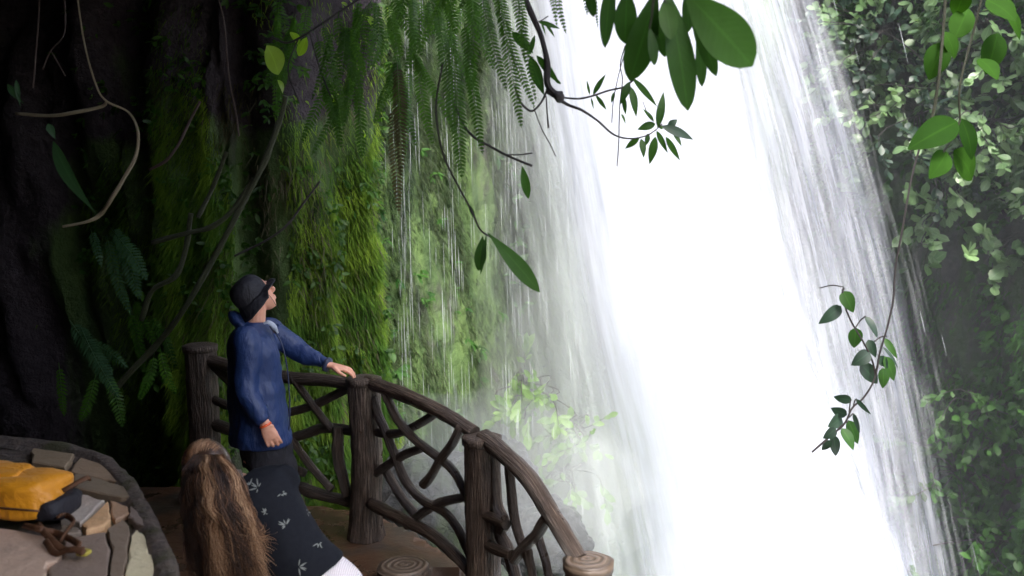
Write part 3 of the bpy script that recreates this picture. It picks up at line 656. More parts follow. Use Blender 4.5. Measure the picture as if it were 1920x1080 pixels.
# ------------------------------------------------------------------ flagstone wall
ZW = 1.0
wall = empty('stone_wall', (-1.8, 3.2, -.2)); tag(wall, 'low flagstone topped wall with a rounded kerb beside the steps', 'wall')
edge_px = [(-400, 800), (-100, 812), (60, 822), (150, 836), (215, 862), (255, 900), (285, 945), (312, 1000), (335, 1060), (350, 1130), (372, 1300)]
E = [G(x, y, ZW) for x, y in edge_px]; E = [Vector(q[:3]) for q in cr([tuple(e) for e in E], 5)]
E = [e for e in E if e.y > .8]
mb = MB(); n = len(E); V = []; prof = [(.0, 0.0), (-.02, .018), (-.045, .03), (-.09, .026), (-.115, .002), (-.13, -.028)]
ctr = Vector((-3.2, 2.2, ZW))
def inward(i):
    a = E[max(i - 1, 0)]; c_ = E[min(i + 1, n - 1)]; d = (c_ - a).normalized(); q = Vector((-d.y, d.x, 0)); return q if q.dot(ctr - E[i]) > 0 else -q
rows = [(.0, -1.6), (.0, -.9), (.0, -.35), (.0, -.12), (.0, -.03), (.012, .006), (.035, .012), (.065, .008), (.08, -.012), (.12, -.02)]
for i in range(n):
    q = inward(i)
    for k, (a, h) in enumerate(rows):
        e = E[i] + q * a; wn = .008 * nz(i * .8, k * 2.3) + .02 * nz(e.x * 7, e.y * 7, h * 5)
        V.append(e - q * wn * (1 if k < 4 else .3) + Vector((0, 0, h + wn * .4)))
m_ = len(rows); mb.add(V, [(i * m_ + k, i * m_ + k + 1, (i + 1) * m_ + k + 1, (i + 1) * m_ + k) for i in range(n - 1) for k in range(m_ - 1)])
mb.build('kerb', M['mortar'], wall)
# top bed
mb = MB(); V = []
for i in range(n):
    q = inward(i); a = E[i] + q * .10
    for k in range(12):
        t = k / 11; p = a.lerp(Vector((-5.0, min(a.y, 3.9) * .5 + 1.0, ZW)), t); V.append(Vector((p.x, p.y, ZW - .022 + .015 * nz(p.x * 4, p.y * 4, 3))))
mb.add(V, [(i * 12 + k, i * 12 + k + 1, (i + 1) * 12 + k + 1, (i + 1) * 12 + k) for i in range(n - 1) for k in range(11)]); mb.build('mortar_bed', M['mortar'], wall)
ST = [([(255, 993), (241, 1032), (231, 1100), (288, 1105), (289, 1044), (279, 1037), (270, 998)], (.42, .39, .33)),
      ([(130, 931), (154, 928), (197, 940), (149, 984), (114, 976)], (.26, .26, .29)),
      ([(153, 988), (203, 944), (208, 968), (198, 991), (160, 999)], (.40, .27, .18)),
      ([(207, 939), (240, 949), (242, 963), (211, 978)], (.22, .16, .13)),
      ([(201, 994), (234, 974), (247, 1003), (238, 1032), (229, 1100), (206, 1100), (208, 1030)], (.12, .105, .10)),
      ([(-60, 975), (0, 993), (89, 1010), (98, 1032), (113, 1044), (111, 1056), (91, 1061), (79, 1100), (-60, 1120)], (.34, .28, .27)),
      ([(118, 1048), (124, 1010), (160, 1003), (196, 997), (204, 1030), (202, 1100), (86, 1100), (96, 1064)], (.15, .13, .135)),
      ([(118, 985), (146, 990), (150, 1000), (122, 1006), (108, 1000)], (.12, .11, .11)),
      ([(245, 952), (262, 968), (272, 992), (254, 988), (240, 968)], (.10, .09, .10)),
      ([(150, 858), (200, 872), (228, 895), (236, 908), (195, 900), (130, 885)], (.16, .13, .11)),
      ([(60, 842), (140, 852), (122, 880), (60, 868)], (.14, .12, .10)), ([(140, 890), (195, 904), (242, 918), (252, 938), (200, 932), (140, 918)], (.11, .10, .09)),
      ([(-100, 1130), (70, 1110), (90, 1260), (-100, 1300)], (.2, .18, .17)), ([(90, 1112), (285, 1115), (300, 1260), (100, 1260)], (.16, .15, .14))]
mb = MB()
for k, (poly, col) in enumerate(ST):
    A = [G(x, y, ZW) for x, y in poly]; cc = sum(A, Vector()) / len(A); B = []
    for i in range(len(A)):
        a, b_ = A[i], A[(i + 1) % len(A)]
        for t in (0, .25, .5, .75): 
            p = a.lerp(b_, t); B.append(p + (cc - p) * .012 + Vector((nz(p.x * 20, p.y * 20, 1), nz(p.x * 20, p.y * 20, 5), 0)) * .012)
    N = len(B); hz = .002 + .004 * (k % 3)
    V = [Vector((p.x, p.y, ZW - .03)) for p in B] + [Vector((p.x, p.y, ZW + hz - .004)) for p in B] + [p + (cc - p).normalized() * .008 + Vector((0, 0, hz)) for p in B] + [p.lerp(cc, .5) + Vector((0, 0, hz + .003 * nz(i, k))) for i, p in enumerate(B)] + [cc + Vector((0, 0, hz))]
    Fc = [(r * N + i, r * N + (i + 1) % N, (r + 1) * N + (i + 1) % N, (r + 1) * N + i) for r in range(3) for i in range(N)] + [(3 * N + i, 3 * N + (i + 1) % N, 4 * N) for i in range(N)]
    mb.add(V, Fc, .5, [tuple(min(.8, x * m_) for x, m_ in zip(col, (2.1, 1.8, 1.35)))] * len(V))
mb.build('flagstones', M['stone'], wall, smooth=False)

# ------------------------------------------------------------------ yellow backpack lying on the wall
bp = empty('backpack', G(60, 985, ZW)); tag(bp, 'yellow backpack lying on the flagstone wall, black base panel and brown straps', 'backpack')
ax = Vector((1, -.18, 0)).normalized(); ay = Vector((.18, 1, 0)).normalized(); uz = Vector((0, 0, 1))
c0 = G(20, 984, ZW) + ay * .10 - ax * .10
def rbox(mb, c, a, b_, h, e=.35, warp=.06, seed=0, nn=32, rows=20):
    V = []
    sg = lambda t, p: math.copysign(abs(t) ** p, t)
    for i in range(rows + 1):
        ph = math.pi * i / rows - math.pi / 2
        for k in range(nn):
            t = 2 * math.pi * k / nn; X = sg(math.cos(ph), e) * sg(math.cos(t), e); Y_ = sg(math.cos(ph), e) * sg(math.sin(t), e); Z_ = sg(math.sin(ph), e)
            q = 1 + warp * (nz(X * 1.7 + seed, Y_ * 1.7, Z_ * 1.7) + .5 * nz(X * 4 + seed, Y_ * 4, Z_ * 4)); V.append(c + (a * X + b_ * Y_ + h * Z_) * q)
    mb.add(V, [(i * nn + k, i * nn + (k + 1) % nn, (i + 1) * nn + (k + 1) % nn, (i + 1) * nn + k) for i in range(rows) for k in range(nn)])
mb = MB(); rbox(mb, c0 + uz * .078, ax * .23, ay * .12, uz * .076, .55, .12, 2); mb.build('pack_body', M['yellow'], bp)
mb = MB(); rbox(mb, c0 + uz * .135 - ax * .09 + ay * .03, ax * .16, ay * .09, uz * .03, .6, .15, 5); mb.build('top_pocket', M['yellow'], bp)
mb = MB(); rbox(mb, c0 + uz * .045 + ax * .215 + ay * .0, ax * .05, ay * .09, uz * .042, .55, .1, 4); mb.build('base_panel', M['black_web'], bp)
mb = MB(); q = c0 - ay * .120 + uz * .075
mb.tube([(q - ax * .25, .004), (q + ax * .0 - uz * .006, .004), (q + ax * .23 - uz * .01, .004)], n=6); mb.build('seam', M['brown_strap'], bp)
mb = MB()
for k, pts in enumerate(([(45, 985), (75, 1000), (100, 992), (125, 1005), (150, 1030)], [(70, 990), (95, 1012), (120, 1022), (155, 1036)], [(110, 975), (122, 960), (138, 975), (128, 1000), (112, 1012)], [(85, 1015), (105, 1030), (135, 1035), (158, 1040)])):
    mb.tube([(G(x, y, ZW + .03) + uz * .015 * math.sin(i * 2 + k), .011) for i, (x, y) in enumerate(pts)], n=8, flat=.45)
mb.build('strap', M['brown_strap'], bp)
mb = MB(); rbox(mb, G(157, 1036, ZW + .025), ax * .02, ay * .018, uz * .008, .5, 0); mb.build('buckle', M['buckle'], bp)
mb = MB(); q = c0 + uz * .12; mb.tube([(q + ax * .28 - ay * .06, .01), (q + ax * .33 + uz * .03, .01), (q + ax * .29 + ay * .07, .01)], n=8, flat=.5); mb.build('carry_loop', M['brown_strap'], bp)

# ------------------------------------------------------------------ people
def hand(mb, wr, d, pn, thumb, size=1.0, curl=.35, spread=.12, thumb_dir=None):
    """wr wrist, d finger direction, pn palm-facing normal (curl towards it), thumb = lateral direction of the thumb"""
    d = d.normalized(); pn = (pn - d * pn.dot(d)).normalized(); t = d.cross(pn); t = t if t.dot(thumb) > 0 else -t; S = size
    mb.loft([(wr - d * .03 * S, t * .026 * S, pn * .019 * S), (wr + d * .015 * S, t * .03 * S, pn * .017 * S), (wr + d * .055 * S, t * .040 * S, pn * .015 * S), (wr + d * .09 * S, t * .041 * S, pn * .012 * S), (wr + d * .1 * S, t * .036 * S, pn * .008 * S)], 16)
    for k, (o, l) in enumerate(((.031, .072), (.010, .080), (-.012, .074), (-.032, .058))):
        b0 = wr + d * .085 * S + t * o * S; dd = (d + t * (o * spread / .03)).normalized(); pts = [(b0, .0098 * S)]; a = curl * .5; p = b0
        for q, fr in enumerate((.45, .31, .24)):
            dr = dd * math.cos(a) + pn * math.sin(a); p = p + dr * (l * fr * S); pts.append((p, (.0090, .0083, .0068)[q] * S)); a += curl * (1.0 + .25 * k * .3)
        mb.tube(pts, n=10, sub=4)
    b0 = wr + d * .025 * S + t * .024 * S; td = thumb_dir.normalized() if thumb_dir else (d * .7 + t * .8 + pn * .25).normalized()
    p1 = b0 + td * .04 * S; p2 = p1 + (td * .8 + d * .5).normalized() * .032 * S; p3 = p2 + (td * .5 + d * .8).normalized() * .024 * S
    mb.tube([(b0, .015 * S), (p1, .0115 * S), (p2, .0098 * S), (p3, .0072 * S)], n=10, sub=4)
def head(mb, c, f, u, S=1.0):
    f = f.normalized(); u = (u - f * u.dot(f)).normalized(); r = f.cross(u)
    mb.ell(c + u * .025 * S, r * .076 * S, f * .096 * S, u * .098 * S, 24, 16)
    mb.loft([(c + u * .03 * S + f * .02 * S, r * .068 * S, f * .076 * S), (c - u * .03 * S + f * .025 * S, r * .060 * S, f * .070 * S), (c - u * .075 * S + f * .04 * S, r * .047 * S, f * .052 * S), (c - u * .11 * S + f * .055 * S, r * .024 * S, f * .027 * S)], 20)
    mb.tube([(c + u * .03 * S + f * .095 * S, .008 * S), (c + u * .005 * S + f * .108 * S, .010 * S), (c - u * .018 * S + f * .118 * S, .0135 * S), (c - u * .028 * S + f * .1 * S, .010 * S)], n=10)
    mb.tube([(c - u * .056 * S + f * .092 * S - r * .022 * S, .005 * S), (c - u * .052 * S + f * .101 * S, .0085 * S), (c - u * .056 * S + f * .092 * S + r * .022 * S, .005 * S)], n=8)
    mb.tube([(c - u * .067 * S + f * .09 * S - r * .018 * S, .005 * S), (c - u * .068 * S + f * .099 * S, .0085 * S), (c - u * .067 * S + f * .09 * S + r * .018 * S, .005 * S)], n=8)
    for sg in (-1, 1):
        e = c + r * sg * .077 * S - f * .008 * S - u * .005 * S
        mb.ell(e, f * .017 * S + r * sg * .006 * S, r * sg * .010 * S, u * .031 * S, 14, 10)
        mb.tube([(c + u * .045 * S + f * .088 * S + r * sg * .012 * S, .006 * S), (c + u * .05 * S + f * .085 * S + r * sg * .045 * S, .006 * S)], n=8, sub=2)
    return f, u, r
def remesh(o, vox, sm=2, disp=None, size=.12, mid=.5):
    m = o.modifiers.new('remesh', 'REMESH'); m.mode = 'VOXEL'; m.voxel_size = vox; m.use_smooth_shade = True
    if sm: s_ = o.modifiers.new('smooth', 'SMOOTH'); s_.iterations = sm; s_.factor = .5
    if disp:
        tx = bpy.data.textures.new('folds', 'CLOUDS'); tx.noise_scale = size; tx.noise_depth = 2
        d = o.modifiers.new('folds', 'DISPLACE'); d.texture = tx; d.strength = disp; d.mid_level = mid; d.texture_coords = 'LOCAL'
    return o

# ---- man in blue jacket
mx = P(485, 700, 5.2).x; man = empty('person', (mx, 5.2, 0)); tag(man, 'man in black hat and blue rain jacket, hand on the railing, gazing up', 'person')
th = R(22); fv = Vector((math.cos(th), math.sin(th), 0)); rv = Vector((math.sin(th), -math.cos(th), 0)); U = Vector((0, 0, 1))
def mp(px, py, dy=0.0): return P(px, py, 5.2 + dy)
body = MB()
hf = Vector((.62, .55, .42)); hc = mp(479, 556, 0); HF, HU, HR = head(body, hc, hf, Vector((-.35, -.1, 1)), 1.0)
body.tube([(hc - HU * .03 - HF * .01, .058), (mp(480, 594), .056), (mp(478, 625), .062)], n=16)
TC = [(478, 622), (476, 650), (480, 700), (484, 760), (488, 815), (492, 860)]
tw = [(.13, .09), (.17, .11), (.165, .115), (.15, .11), (.16, .115), (.165, .12)]
body.loft([(mp(*c), rv * a, fv * b_) for c, (a, b_) in zip(TC, tw)], 20)
# joints
ShN = mp(463, 634, -.17); ElN = mp(462, 735, -.24); WrN = mp(493, 787, -.26)
ShF = mp(508, 622, .17); ElF = mp(562, 660, .16); WrF = mp(613, 683, .10)
body.tube([(ShN, .05), (ElN, .042), (WrN, .027)], n=14); body.tube([(ShF, .05), (ElF, .042), (WrF, .027)], n=14)
hd = (mp(524, 852, -.25) - WrN); hand(body, WrN + hd.normalized() * .02, hd, Vector((-.2, .9, -.1)), Vector((1, -.2, .2)), 1.08, .42, .05, Vector((.30, .05, -.95)))
hd2 = (mp(668, 697, .12) - WrF); hand(body, WrF + hd2.normalized() * .015, hd2 + Vector((0, 0, .00)), Vector((.1, .1, -1)), Vector((.2, -1, -.3)), 1.1, .3, .2, Vector((.75, -.55, -.55)))
legs = []
for sg, kx, fx in ((1, 505, 500), (-1, 528, 520)):
    hp = mp(492 + (0 if sg > 0 else 22), 845) + rv * sg * .085; kn = Vector((P(kx, 900, 5.2).x, hp.y - .01, .48)); an = Vector((P(fx, 900, 5.2).x, hp.y, .09))
    body.tube([(hp, .085), (hp.lerp(kn, .5), .07), (kn, .052), (kn.lerp(an, .4), .052), (an, .035)], n=14); legs.append((hp, kn, an))
    body.loft([(an - fv * .06 - U * .04, rv * .03, U * .03), (an + fv * .02 - U * .03, rv * .04, U * .045), (an + fv * .12 - U * .06, rv * .042, U * .025), (an + fv * .18 - U * .07, rv * .03, U * .015)], 14)
remesh(body.build('body', M['skin'], man), .005, 2)
for sg in (-1, 1):
    e = MB(); e.ell(hc + HU * .022 + HF * .084 + HR * sg * .031, HR * .013, HF * .010, HU * .007, 12, 8); e.build('eye', M['hairdark'], man)
J = MB()
TJ = [(478, 604), (476, 612), (473, 626), (474, 650), (478, 700), (483, 750), (487, 790), (489, 826), (489, 832)]
tj = [(.075, .075), (.11, .09), (.195, .12), (.22, .145), (.205, .165), (.205, .17), (.215, .175), (.22, .18), (.19, .15)]
J.loft([(mp(*c), rv * a, fv * b_) for c, (a, b_) in zip(TJ, tj)], 32)
J.tube([(ShN + rv * -.03, .085), (ShN + rv * .01 - U * .03, .086), (ShN.lerp(ElN, .5), .078), (ElN, .07), (ElN.lerp(WrN, .6), .058), (WrN - (WrN - ElN).normalized() * .02, .043), (WrN + (WrN - ElN).normalized() * .005, .040)], n=22)
J.tube([(ShF + rv * .04, .085), (ShF - U * .01, .084), (ShF.lerp(ElF, .5), .073), (ElF, .066), (ElF.lerp(WrF, .6), .055), (WrF - (WrF - ElF).normalized() * .02, .046), (WrF + (WrF - ElF).normalized() * .0, .043)], n=22)
J.ell(mp(447, 600), rv * .10, fv * .055, Vector((-.03, 0, .055)), 20, 12, warp=.2)      # rolled hood
J.tube([(mp(455, 606, -.05), .03), (mp(440, 598, .0), .04), (mp(452, 596, .07), .03)], n=12)
remesh(J.build('jacket', M['jacket'], man), .010, 1, .055, .22)
q = MB(); fr = [(507, 612), (528, 640), (540, 690), (545, 760), (543, 820)]
q.tube([(mp(x - 5, y, -.04) + fv * .01, .004) for x, y in fr], n=8); q.build('zip_flap', M['jacket_dark'], man)
q = MB(); q.tube([(mp(494, 606, -.09), .008), (mp(504, 604, -.08), .014), (mp(514, 612, -.06), .017), (mp(521, 624, -.03), .006)], n=12, rough=.5, flat=.7); q.build('hood_lining', M['collar'], man)  # pale inner lining of the hood, showing at the collar
q = MB(); q.tube([(WrF - (WrF - ElF).normalized() * .004, .046), (WrF + (WrF - ElF).normalized() * .014, .044)], n=18, sub=2, rough=.1); q.build('cuff', M['jacket_dark'], man)
dN = hd.normalized(); q = MB(); q.tube([(WrN + dN * .028, .0355), (WrN + dN * .040, .0365)], n=20, sub=2, flat=.85); q.build('wristband', M['band'], man)
Tz = MB()
for hp, kn, an in legs: Tz.tube([(hp + U * .05, .11), (hp.lerp(kn, .5), .10), (kn, .078), (kn.lerp(an, .5), .072), (an + U * .0, .068)], n=20)
Tz.loft([(mp(490, 790), rv * .14, fv * .11), (mp(492, 830), rv * .17, fv * .13), (mp(494, 870), rv * .165, fv * .125)], 24)
remesh(Tz.build('trousers', M['trousers'], man), .012, 1, .02, .1)
for hp, kn, an in legs:
    q = MB(); q.loft([(an - fv * .075 - U * .05, rv * .032, U * .035), (an + fv * .02 - U * .035, rv * .045, U * .05), (an + fv * .13 - U * .06, rv * .048, U * .03), (an + fv * .2 - U * .07, rv * .03, U * .018)], 16); q.build('shoe', M['shoe'], man)
# hat: crown, turned-down brim, chin cord
q = MB(); hu = (HU - HF * .25).normalized(); ff = HR.cross(hu); ff = ff if ff.dot(HF) > 0 else -ff; cc = hc + hu * .04 - ff * .012
q.loft([(cc - hu * .03, HR * .092, ff * .108), (cc + hu * .01, HR * .093, ff * .109), (cc + hu * .05, HR * .086, ff * .10), (cc + hu * .082, HR * .062, ff * .074), (cc + hu * .094, HR * .03, ff * .035), (cc + hu * .096, HR * .004, ff * .004)], 28)
q.build('hat', M['hat'], man)
hat = q; q = MB(); V = []; n = 40
for k in range(6):
    t = k / 5
    for i in range(n):
        a = 2 * math.pi * i / n; fr_ = math.cos(a); rr = 1 + t * (.44 + .10 * fr_); drop = t * (.045 + .035 * max(0, -fr_)) * (1 if fr_ < .3 else .35) + .008 * nz(a * 1.5, t)
        V.append(cc - hu * (.022 + drop) + ff * (math.cos(a) * .108 * rr) + HR * (math.sin(a) * .092 * rr))
q.add(V, [(k * n + i, k * n + (i + 1) % n, (k + 1) * n + (i + 1) % n, (k + 1) * n + i) for k in range(5) for i in range(n)])
o = q.build('hat_brim', M['hat'], man); m = o.modifiers.new('thick', 'SOLIDIFY'); m.thickness = .004
q = MB(); q.tube([(hc + HU * .03 + HR * .088 + HF * .03, .0016), (hc - HU * .04 + HR * .078 + HF * .05, .0016), (hc - HU * .1 + HR * .03 + HF * .07, .0016), (hc - HU * .14 + HF * .08, .0016)], n=5); q.build('chin_cord', M['glass'], man)
q = MB(); q.tube([(hc + HU * .022 + HR * .083 - HF * .01, .002), (hc + HU * .026 + HR * .079 + HF * .07, .002), (hc + HU * .03 + HR * .05 + HF * .102, .002), (hc + HU * .03 + HF * .108, .002), (hc + HU * .03 - HR * .05 + HF * .102, .002), (hc + HU * .026 - HR * .079 + HF * .07, .002)], n=6)
for sg in (-1, 1):
    ce = hc + HU * .02 + HR * sg * .035 + HF * .104; q.tube([(ce + HR * .022 * math.cos(a) + HU * .017 * math.sin(a), .0017) for a in np.linspace(0, 2 * math.pi, 11)], n=5, sub=2)
q.build('glasses', M['glass'], man)

# ---- woman bending forward, back to the camera
YW = 3.25
def wp(px, py, dy=0.0): return P(px, py, YW + dy)
pel = wp(594, 1112); wo = empty('person', (pel.x, pel.y, -.3)); tag(wo, 'woman with long wavy auburn hair and black floral blouse bending forward', 'person')
wh = wp(386, 884, .12); sh = wp(468, 930, .05); spine = (sh - pel).normalized(); wr_ = Vector((.50, .30, .62)); wr_ = (wr_ - spine * wr_.dot(spine)).normalized(); wb = spine.cross(wr_); wb = wb if wb.y < 0 else -wb   # wb: out of the back, to camera
body = MB(); WF, WU, WR = head(body, wh, Vector((-.62, .75, -.22)), Vector((-.15, .1, 1)), .94)
body.tube([(wh - WU * .03, .05), (wh.lerp(sh, .55), .05), (sh, .06)], n=14)
wt = [(sh + spine * .03, .10, .07), (sh - spine * .04, .15, .09), (sh.lerp(pel, .35), .145, .095), (sh.lerp(pel, .7), .115, .085), (pel, .14, .10), (pel - spine * .08, .13, .10)]
body.loft([(c, wr_ * a, wb * b_) for c, a, b_ in wt], 20)
sR = sh + wr_ * .13 - spine * .03; eR = sR + Vector((-.10, .24, -.10)); hR = eR + Vector((-.16, .16, -.02))
sL = sh - wr_ * .13 - spine * .03; eL = sL + Vector((-.10, .12, -.2)); hL = eL + Vector((-.08, .16, .02))
for a_, b_, c_ in ((sR, eR, hR), (sL, eL, hL)):
    body.tube([(a_, .043), (b_, .035), (c_, .024)], n=12); hand(body, c_ + (c_ - b_).normalized() * .015, c_ - b_, Vector((0, 0, -1)), Vector((1, 0, 0)) if c_ is hL else Vector((-1, 0, 0)), .92, .3)
wl = []
for sg in (-1, 1):
    hp = pel + Vector((sg * .085, 0, -.03)); gz = ground_z(hp.x, hp.y); kn = Vector((hp.x + .02, hp.y + .06, (hp.z + gz) / 2 + .02)); an = Vector((hp.x, hp.y - .02, gz + .08))
    body.tube([(hp, .08), (hp.lerp(kn, .5), .07), (kn, .05), (kn.lerp(an, .4), .048), (an, .032)], n=14)
    body.loft([(an - Vector((0, .05, .04)), Vector((.03, 0, 0)), Vector((0, 0, .03))), (an + Vector((0, .03, -.03)), Vector((.038, 0, 0)), Vector((0, 0, .04))), (an + Vector((0, .13, -.055)), Vector((.038, 0, 0)), Vector((0, 0, .02))), (an + Vector((0, .17, -.06)), Vector((.025, 0, 0)), Vector((0, 0, .012)))], 14)
    wl.append((hp, kn, an))
wo.location.z = gz
remesh(body.build('body', M['skin2'], wo), .0075, 2)
for sg in (-1, 1):
    e = MB(); e.ell(wh + WU * .02 + WF * .079 + WR * sg * .029, WR * .012, WF * .010, WU * .007, 12, 8); e.build('eye', M['hairdark'], wo)
# blouse with printed sprigs
b = NB('black_floral_fabric'); n_ = b.noise(b.obj(), 60, 4); b.set(Base_Color=b.mix(n_, (.005, .006, .010), (.012, .014, .019)), Roughness=.85, Specular_IOR_Level=.2); b.bump(n_, .3, .002); M['blouse'] = b.mat
Bl = MB()
Bl.loft([(c, wr_ * a, wb * b_) for c, a, b_ in [(sh + spine * .075, .07, .06), (sh + spine * .03, .15, .10), (sh - spine * .04, .165, .12), (sh.lerp(pel, .35), .15, .12), (sh.lerp(pel, .65), .142, .12), (sh.lerp(pel, .85), .162, .14), (sh.lerp(pel, .885), .148, .125)]], 28)
for a_, b_, c_ in ((sR, eR, hR), (sL, eL, hL)): Bl.tube([(a_ - (b_ - a_).normalized() * .04, .06), (a_.lerp(b_, .3), .06), (b_, .052), (b_.lerp(c_, .5), .045)], n=16)
blo = remesh(Bl.build('blouse', M['blouse'], wo), .010, 2, .016, .12)
Pn = MB(); Pn.loft([(c, Vector((a, 0, 0)), Vector((0, b_, .25 * b_))) for c, a, b_ in [(pel + spine * .2, .135, .115), (pel + spine * .10, .175, .15), (pel + spine * .02, .195, .175), (pel - U * .08, .20, .17), (pel - U * .16, .18, .15)]], 24)
for hp, kn, an in wl: Pn.tube([(hp + U * .03, .10), (hp.lerp(kn, .5), .095), (kn, .08), (kn.lerp(an, .6), .085), (an, .09)], n=18)
remesh(Pn.build('trousers', M['pants'], wo), .012, 2)
for hp, kn, an in wl:
    q = MB(); q.loft([(an - Vector((0, .06, .05)), Vector((.035, 0, 0)), Vector((0, 0, .03))), (an + Vector((0, .03, -.045)), Vector((.042, 0, 0)), Vector((0, 0, .04))), (an + Vector((0, .15, -.06)), Vector((.042, 0, 0)), Vector((0, 0, .02))), (an + Vector((0, .19, -.065)), Vector((.025, 0, 0)), Vector((0, 0, .012)))], 14); q.build('shoe', M['shoe'], wo)
# sprig print: small petals laid on the back of the blouse
dg = bpy.context.evaluated_depsgraph_get(); be = blo.evaluated_get(dg)
M['print'] = simple('white_print', (.25, .27, .25), .9)
q = MB(); rp = random.Random(5)
blo_inv = blo.matrix_world.inverted()
def on_blouse(px, py):
    r = ray(px, py); hit, loc, nor, _ = be.ray_cast(blo_inv @ CAM, (blo_inv.to_3x3() @ r).normalized())
    return (loc + nor * .0025, nor) if hit else (None, None)
for (x, y, s_) in ((515, 868, 14), (468, 912, 15), (484, 915, 16), (536, 985, 18), (597, 1018, 12), (560, 1063, 16), (528, 925, 9), (500, 960, 10), (575, 960, 9)):
    q = MB()
    for k in range(7):
        a = .6 + x * .37 + (k / 7 - .5) * 3.4 + rp.uniform(-.3, .3); l = s_ * rp.uniform(.45, 1.15)
        p0, n0 = on_blouse(x + math.cos(a) * 2, y + math.sin(a) * 2); p1, n1 = on_blouse(x + math.cos(a) * l, y + math.sin(a) * l)
        if p0 is not None and p1 is not None and (p0 - p1).length < .08: q.leaf(p0, p1, .0045, n0, bend=0, fold=0, n=4, tint=.5)
    if q.v: q.build('printed_sprig', M['print'], blo)
# hair
H = MB(); rh = random.Random(11)
crown = wh + WU * .085 * .94 - WF * .03; tie = wp(384, 852, -.02)
tie = wh + (Vector((.02, -1, .28)).normalized()) * .098
H.ell(wh + WU * .022 - WF * .018, WR * .090, WF * .096, WU * .106, 28, 20, tint=.18, warp=.06, seed=2)
def strand(pts, r, tint, wave, ph):
    C = cr([tuple(p) for p in pts], 6); Q = []
    for i, c in enumerate(C):
        t = i / (len(C) - 1); wv_ = wave * (t ** .8); Q.append((Vector(c[:3]) + Vector((math.sin(t * 17 + ph) * wv_, math.cos(t * 14 + ph) * wv_ * .4, 0)), r * (1 - .75 * t ** 2)))
    H.tube(Q, n=5, sub=1, flat=.6, tint=tint, seed=ph)
def hp_(px, py, dy): return wp(px, py, dy)
for k in range(320):                   # combed back over the skull to the tie
    a = rh.uniform(-1.25, 1.25); d0 = (WR * math.sin(a) + WU * math.cos(a) * .9 + WF * rh.uniform(.1, .5)).normalized()
    p0 = wh + WU * .022 - WF * .018 + Vector((d0.dot(WR) * WR * .092 + d0.dot(WF) * WF * .098 + d0.dot(WU) * WU * .108)); 
    m0 = (d0 + (tie - wh).normalized() * 1.1).normalized(); p1 = wh + WU * .022 - WF * .018 + (m0.dot(WR) * WR * .094 + m0.dot(WF) * WF * .100 + m0.dot(WU) * WU * .110)
    strand([p0, p1, tie + Vector((rh.uniform(-.01, .01), 0, rh.uniform(-.008, .008)))], .0018, min(1, max(0, .45 + .3 * math.cos(a) + rh.gauss(0, .15))), .0, k)
# under-layer of the fall of hair
V = []; rows_ = 26; cols_ = 16
for i in range(rows_):
    t = i / (rows_ - 1); yy = 880 + t * 225; xl_ = np.interp(t, [0, .3, 1], [340, 350, 372]); xr_ = np.interp(t, [0, .3, .7, 1], [452, 478, 504, 512])
    for k in range(cols_):
        u = k / (cols_ - 1); V.append(hp_(xl_ + (xr_ - xl_) * u, yy, -.02 - .10 * math.sin(math.pi * u) ** .6 + .02 * nz(u * 6, t * 2) - .02 * min(1, t * 4) + .07 * max(0, 1 - t * 5)))
H.add(V, [(i * cols_ + k, i * cols_ + k + 1, (i + 1) * cols_ + k + 1, (i + 1) * cols_ + k) for i in range(rows_ - 1) for k in range(cols_ - 1)], .16, [(k / 5, 0, i / 9) for i in range(rows_) for k in range(cols_)])
for c_ in range(64):                   # locks: bundles of fine strands that wave together
    u = (c_ + rh.random()) / 64; ph = rh.uniform(0, 6); wv0 = rh.uniform(.008, .026); ye0 = rh.uniform(1020, 1135) if u > .25 else rh.uniform(985, 1110)
    gold = math.exp(-((u - .42) / .10) ** 2) + math.exp(-((u - .86) / .12) ** 2); tl0 = .22 + .72 * min(1, gold) + rh.gauss(0, .08)
    for k in range(44):
        uu = min(1, max(0, u + rh.gauss(0, .022))); x0 = 341 + 110 * uu; y0 = 858 + 14 * abs(uu - .45) * 2 + rh.uniform(-4, 10)
        xe = 372 + 142 * uu + rh.gauss(0, 8); ye = ye0 + rh.gauss(0, 24); xm = np.interp(uu, [0, 1], [350, 488]) + rh.gauss(0, 2.5)
        dz = -.115 * math.sin(math.pi * min(.97, max(.03, uu))) ** .6 - rh.uniform(.0, .03)
        strand([hp_(x0 * .5 + 386 * .5, 852 + rh.uniform(0, 6), .02), hp_(x0, y0 + 22, dz * .9), hp_(x0 * .5 + xm * .5, y0 + 75, dz - .02), hp_(xm, y0 + 125, dz - .03), hp_(xe, ye, dz - .015)],
               rh.uniform(.0008, .0022), min(1, max(0, tl0 + rh.gauss(0, .17))), wv0 + rh.uniform(-.002, .003), ph + rh.gauss(0, .12))
H.build('hair', M['hair'], wo)
q = MB(); q.ell(tie, Vector((.018, 0, 0)), Vector((0, .01, 0)), Vector((0, 0, .008)), 12, 8); q.build('hair_tie', M['black_web'], wo)

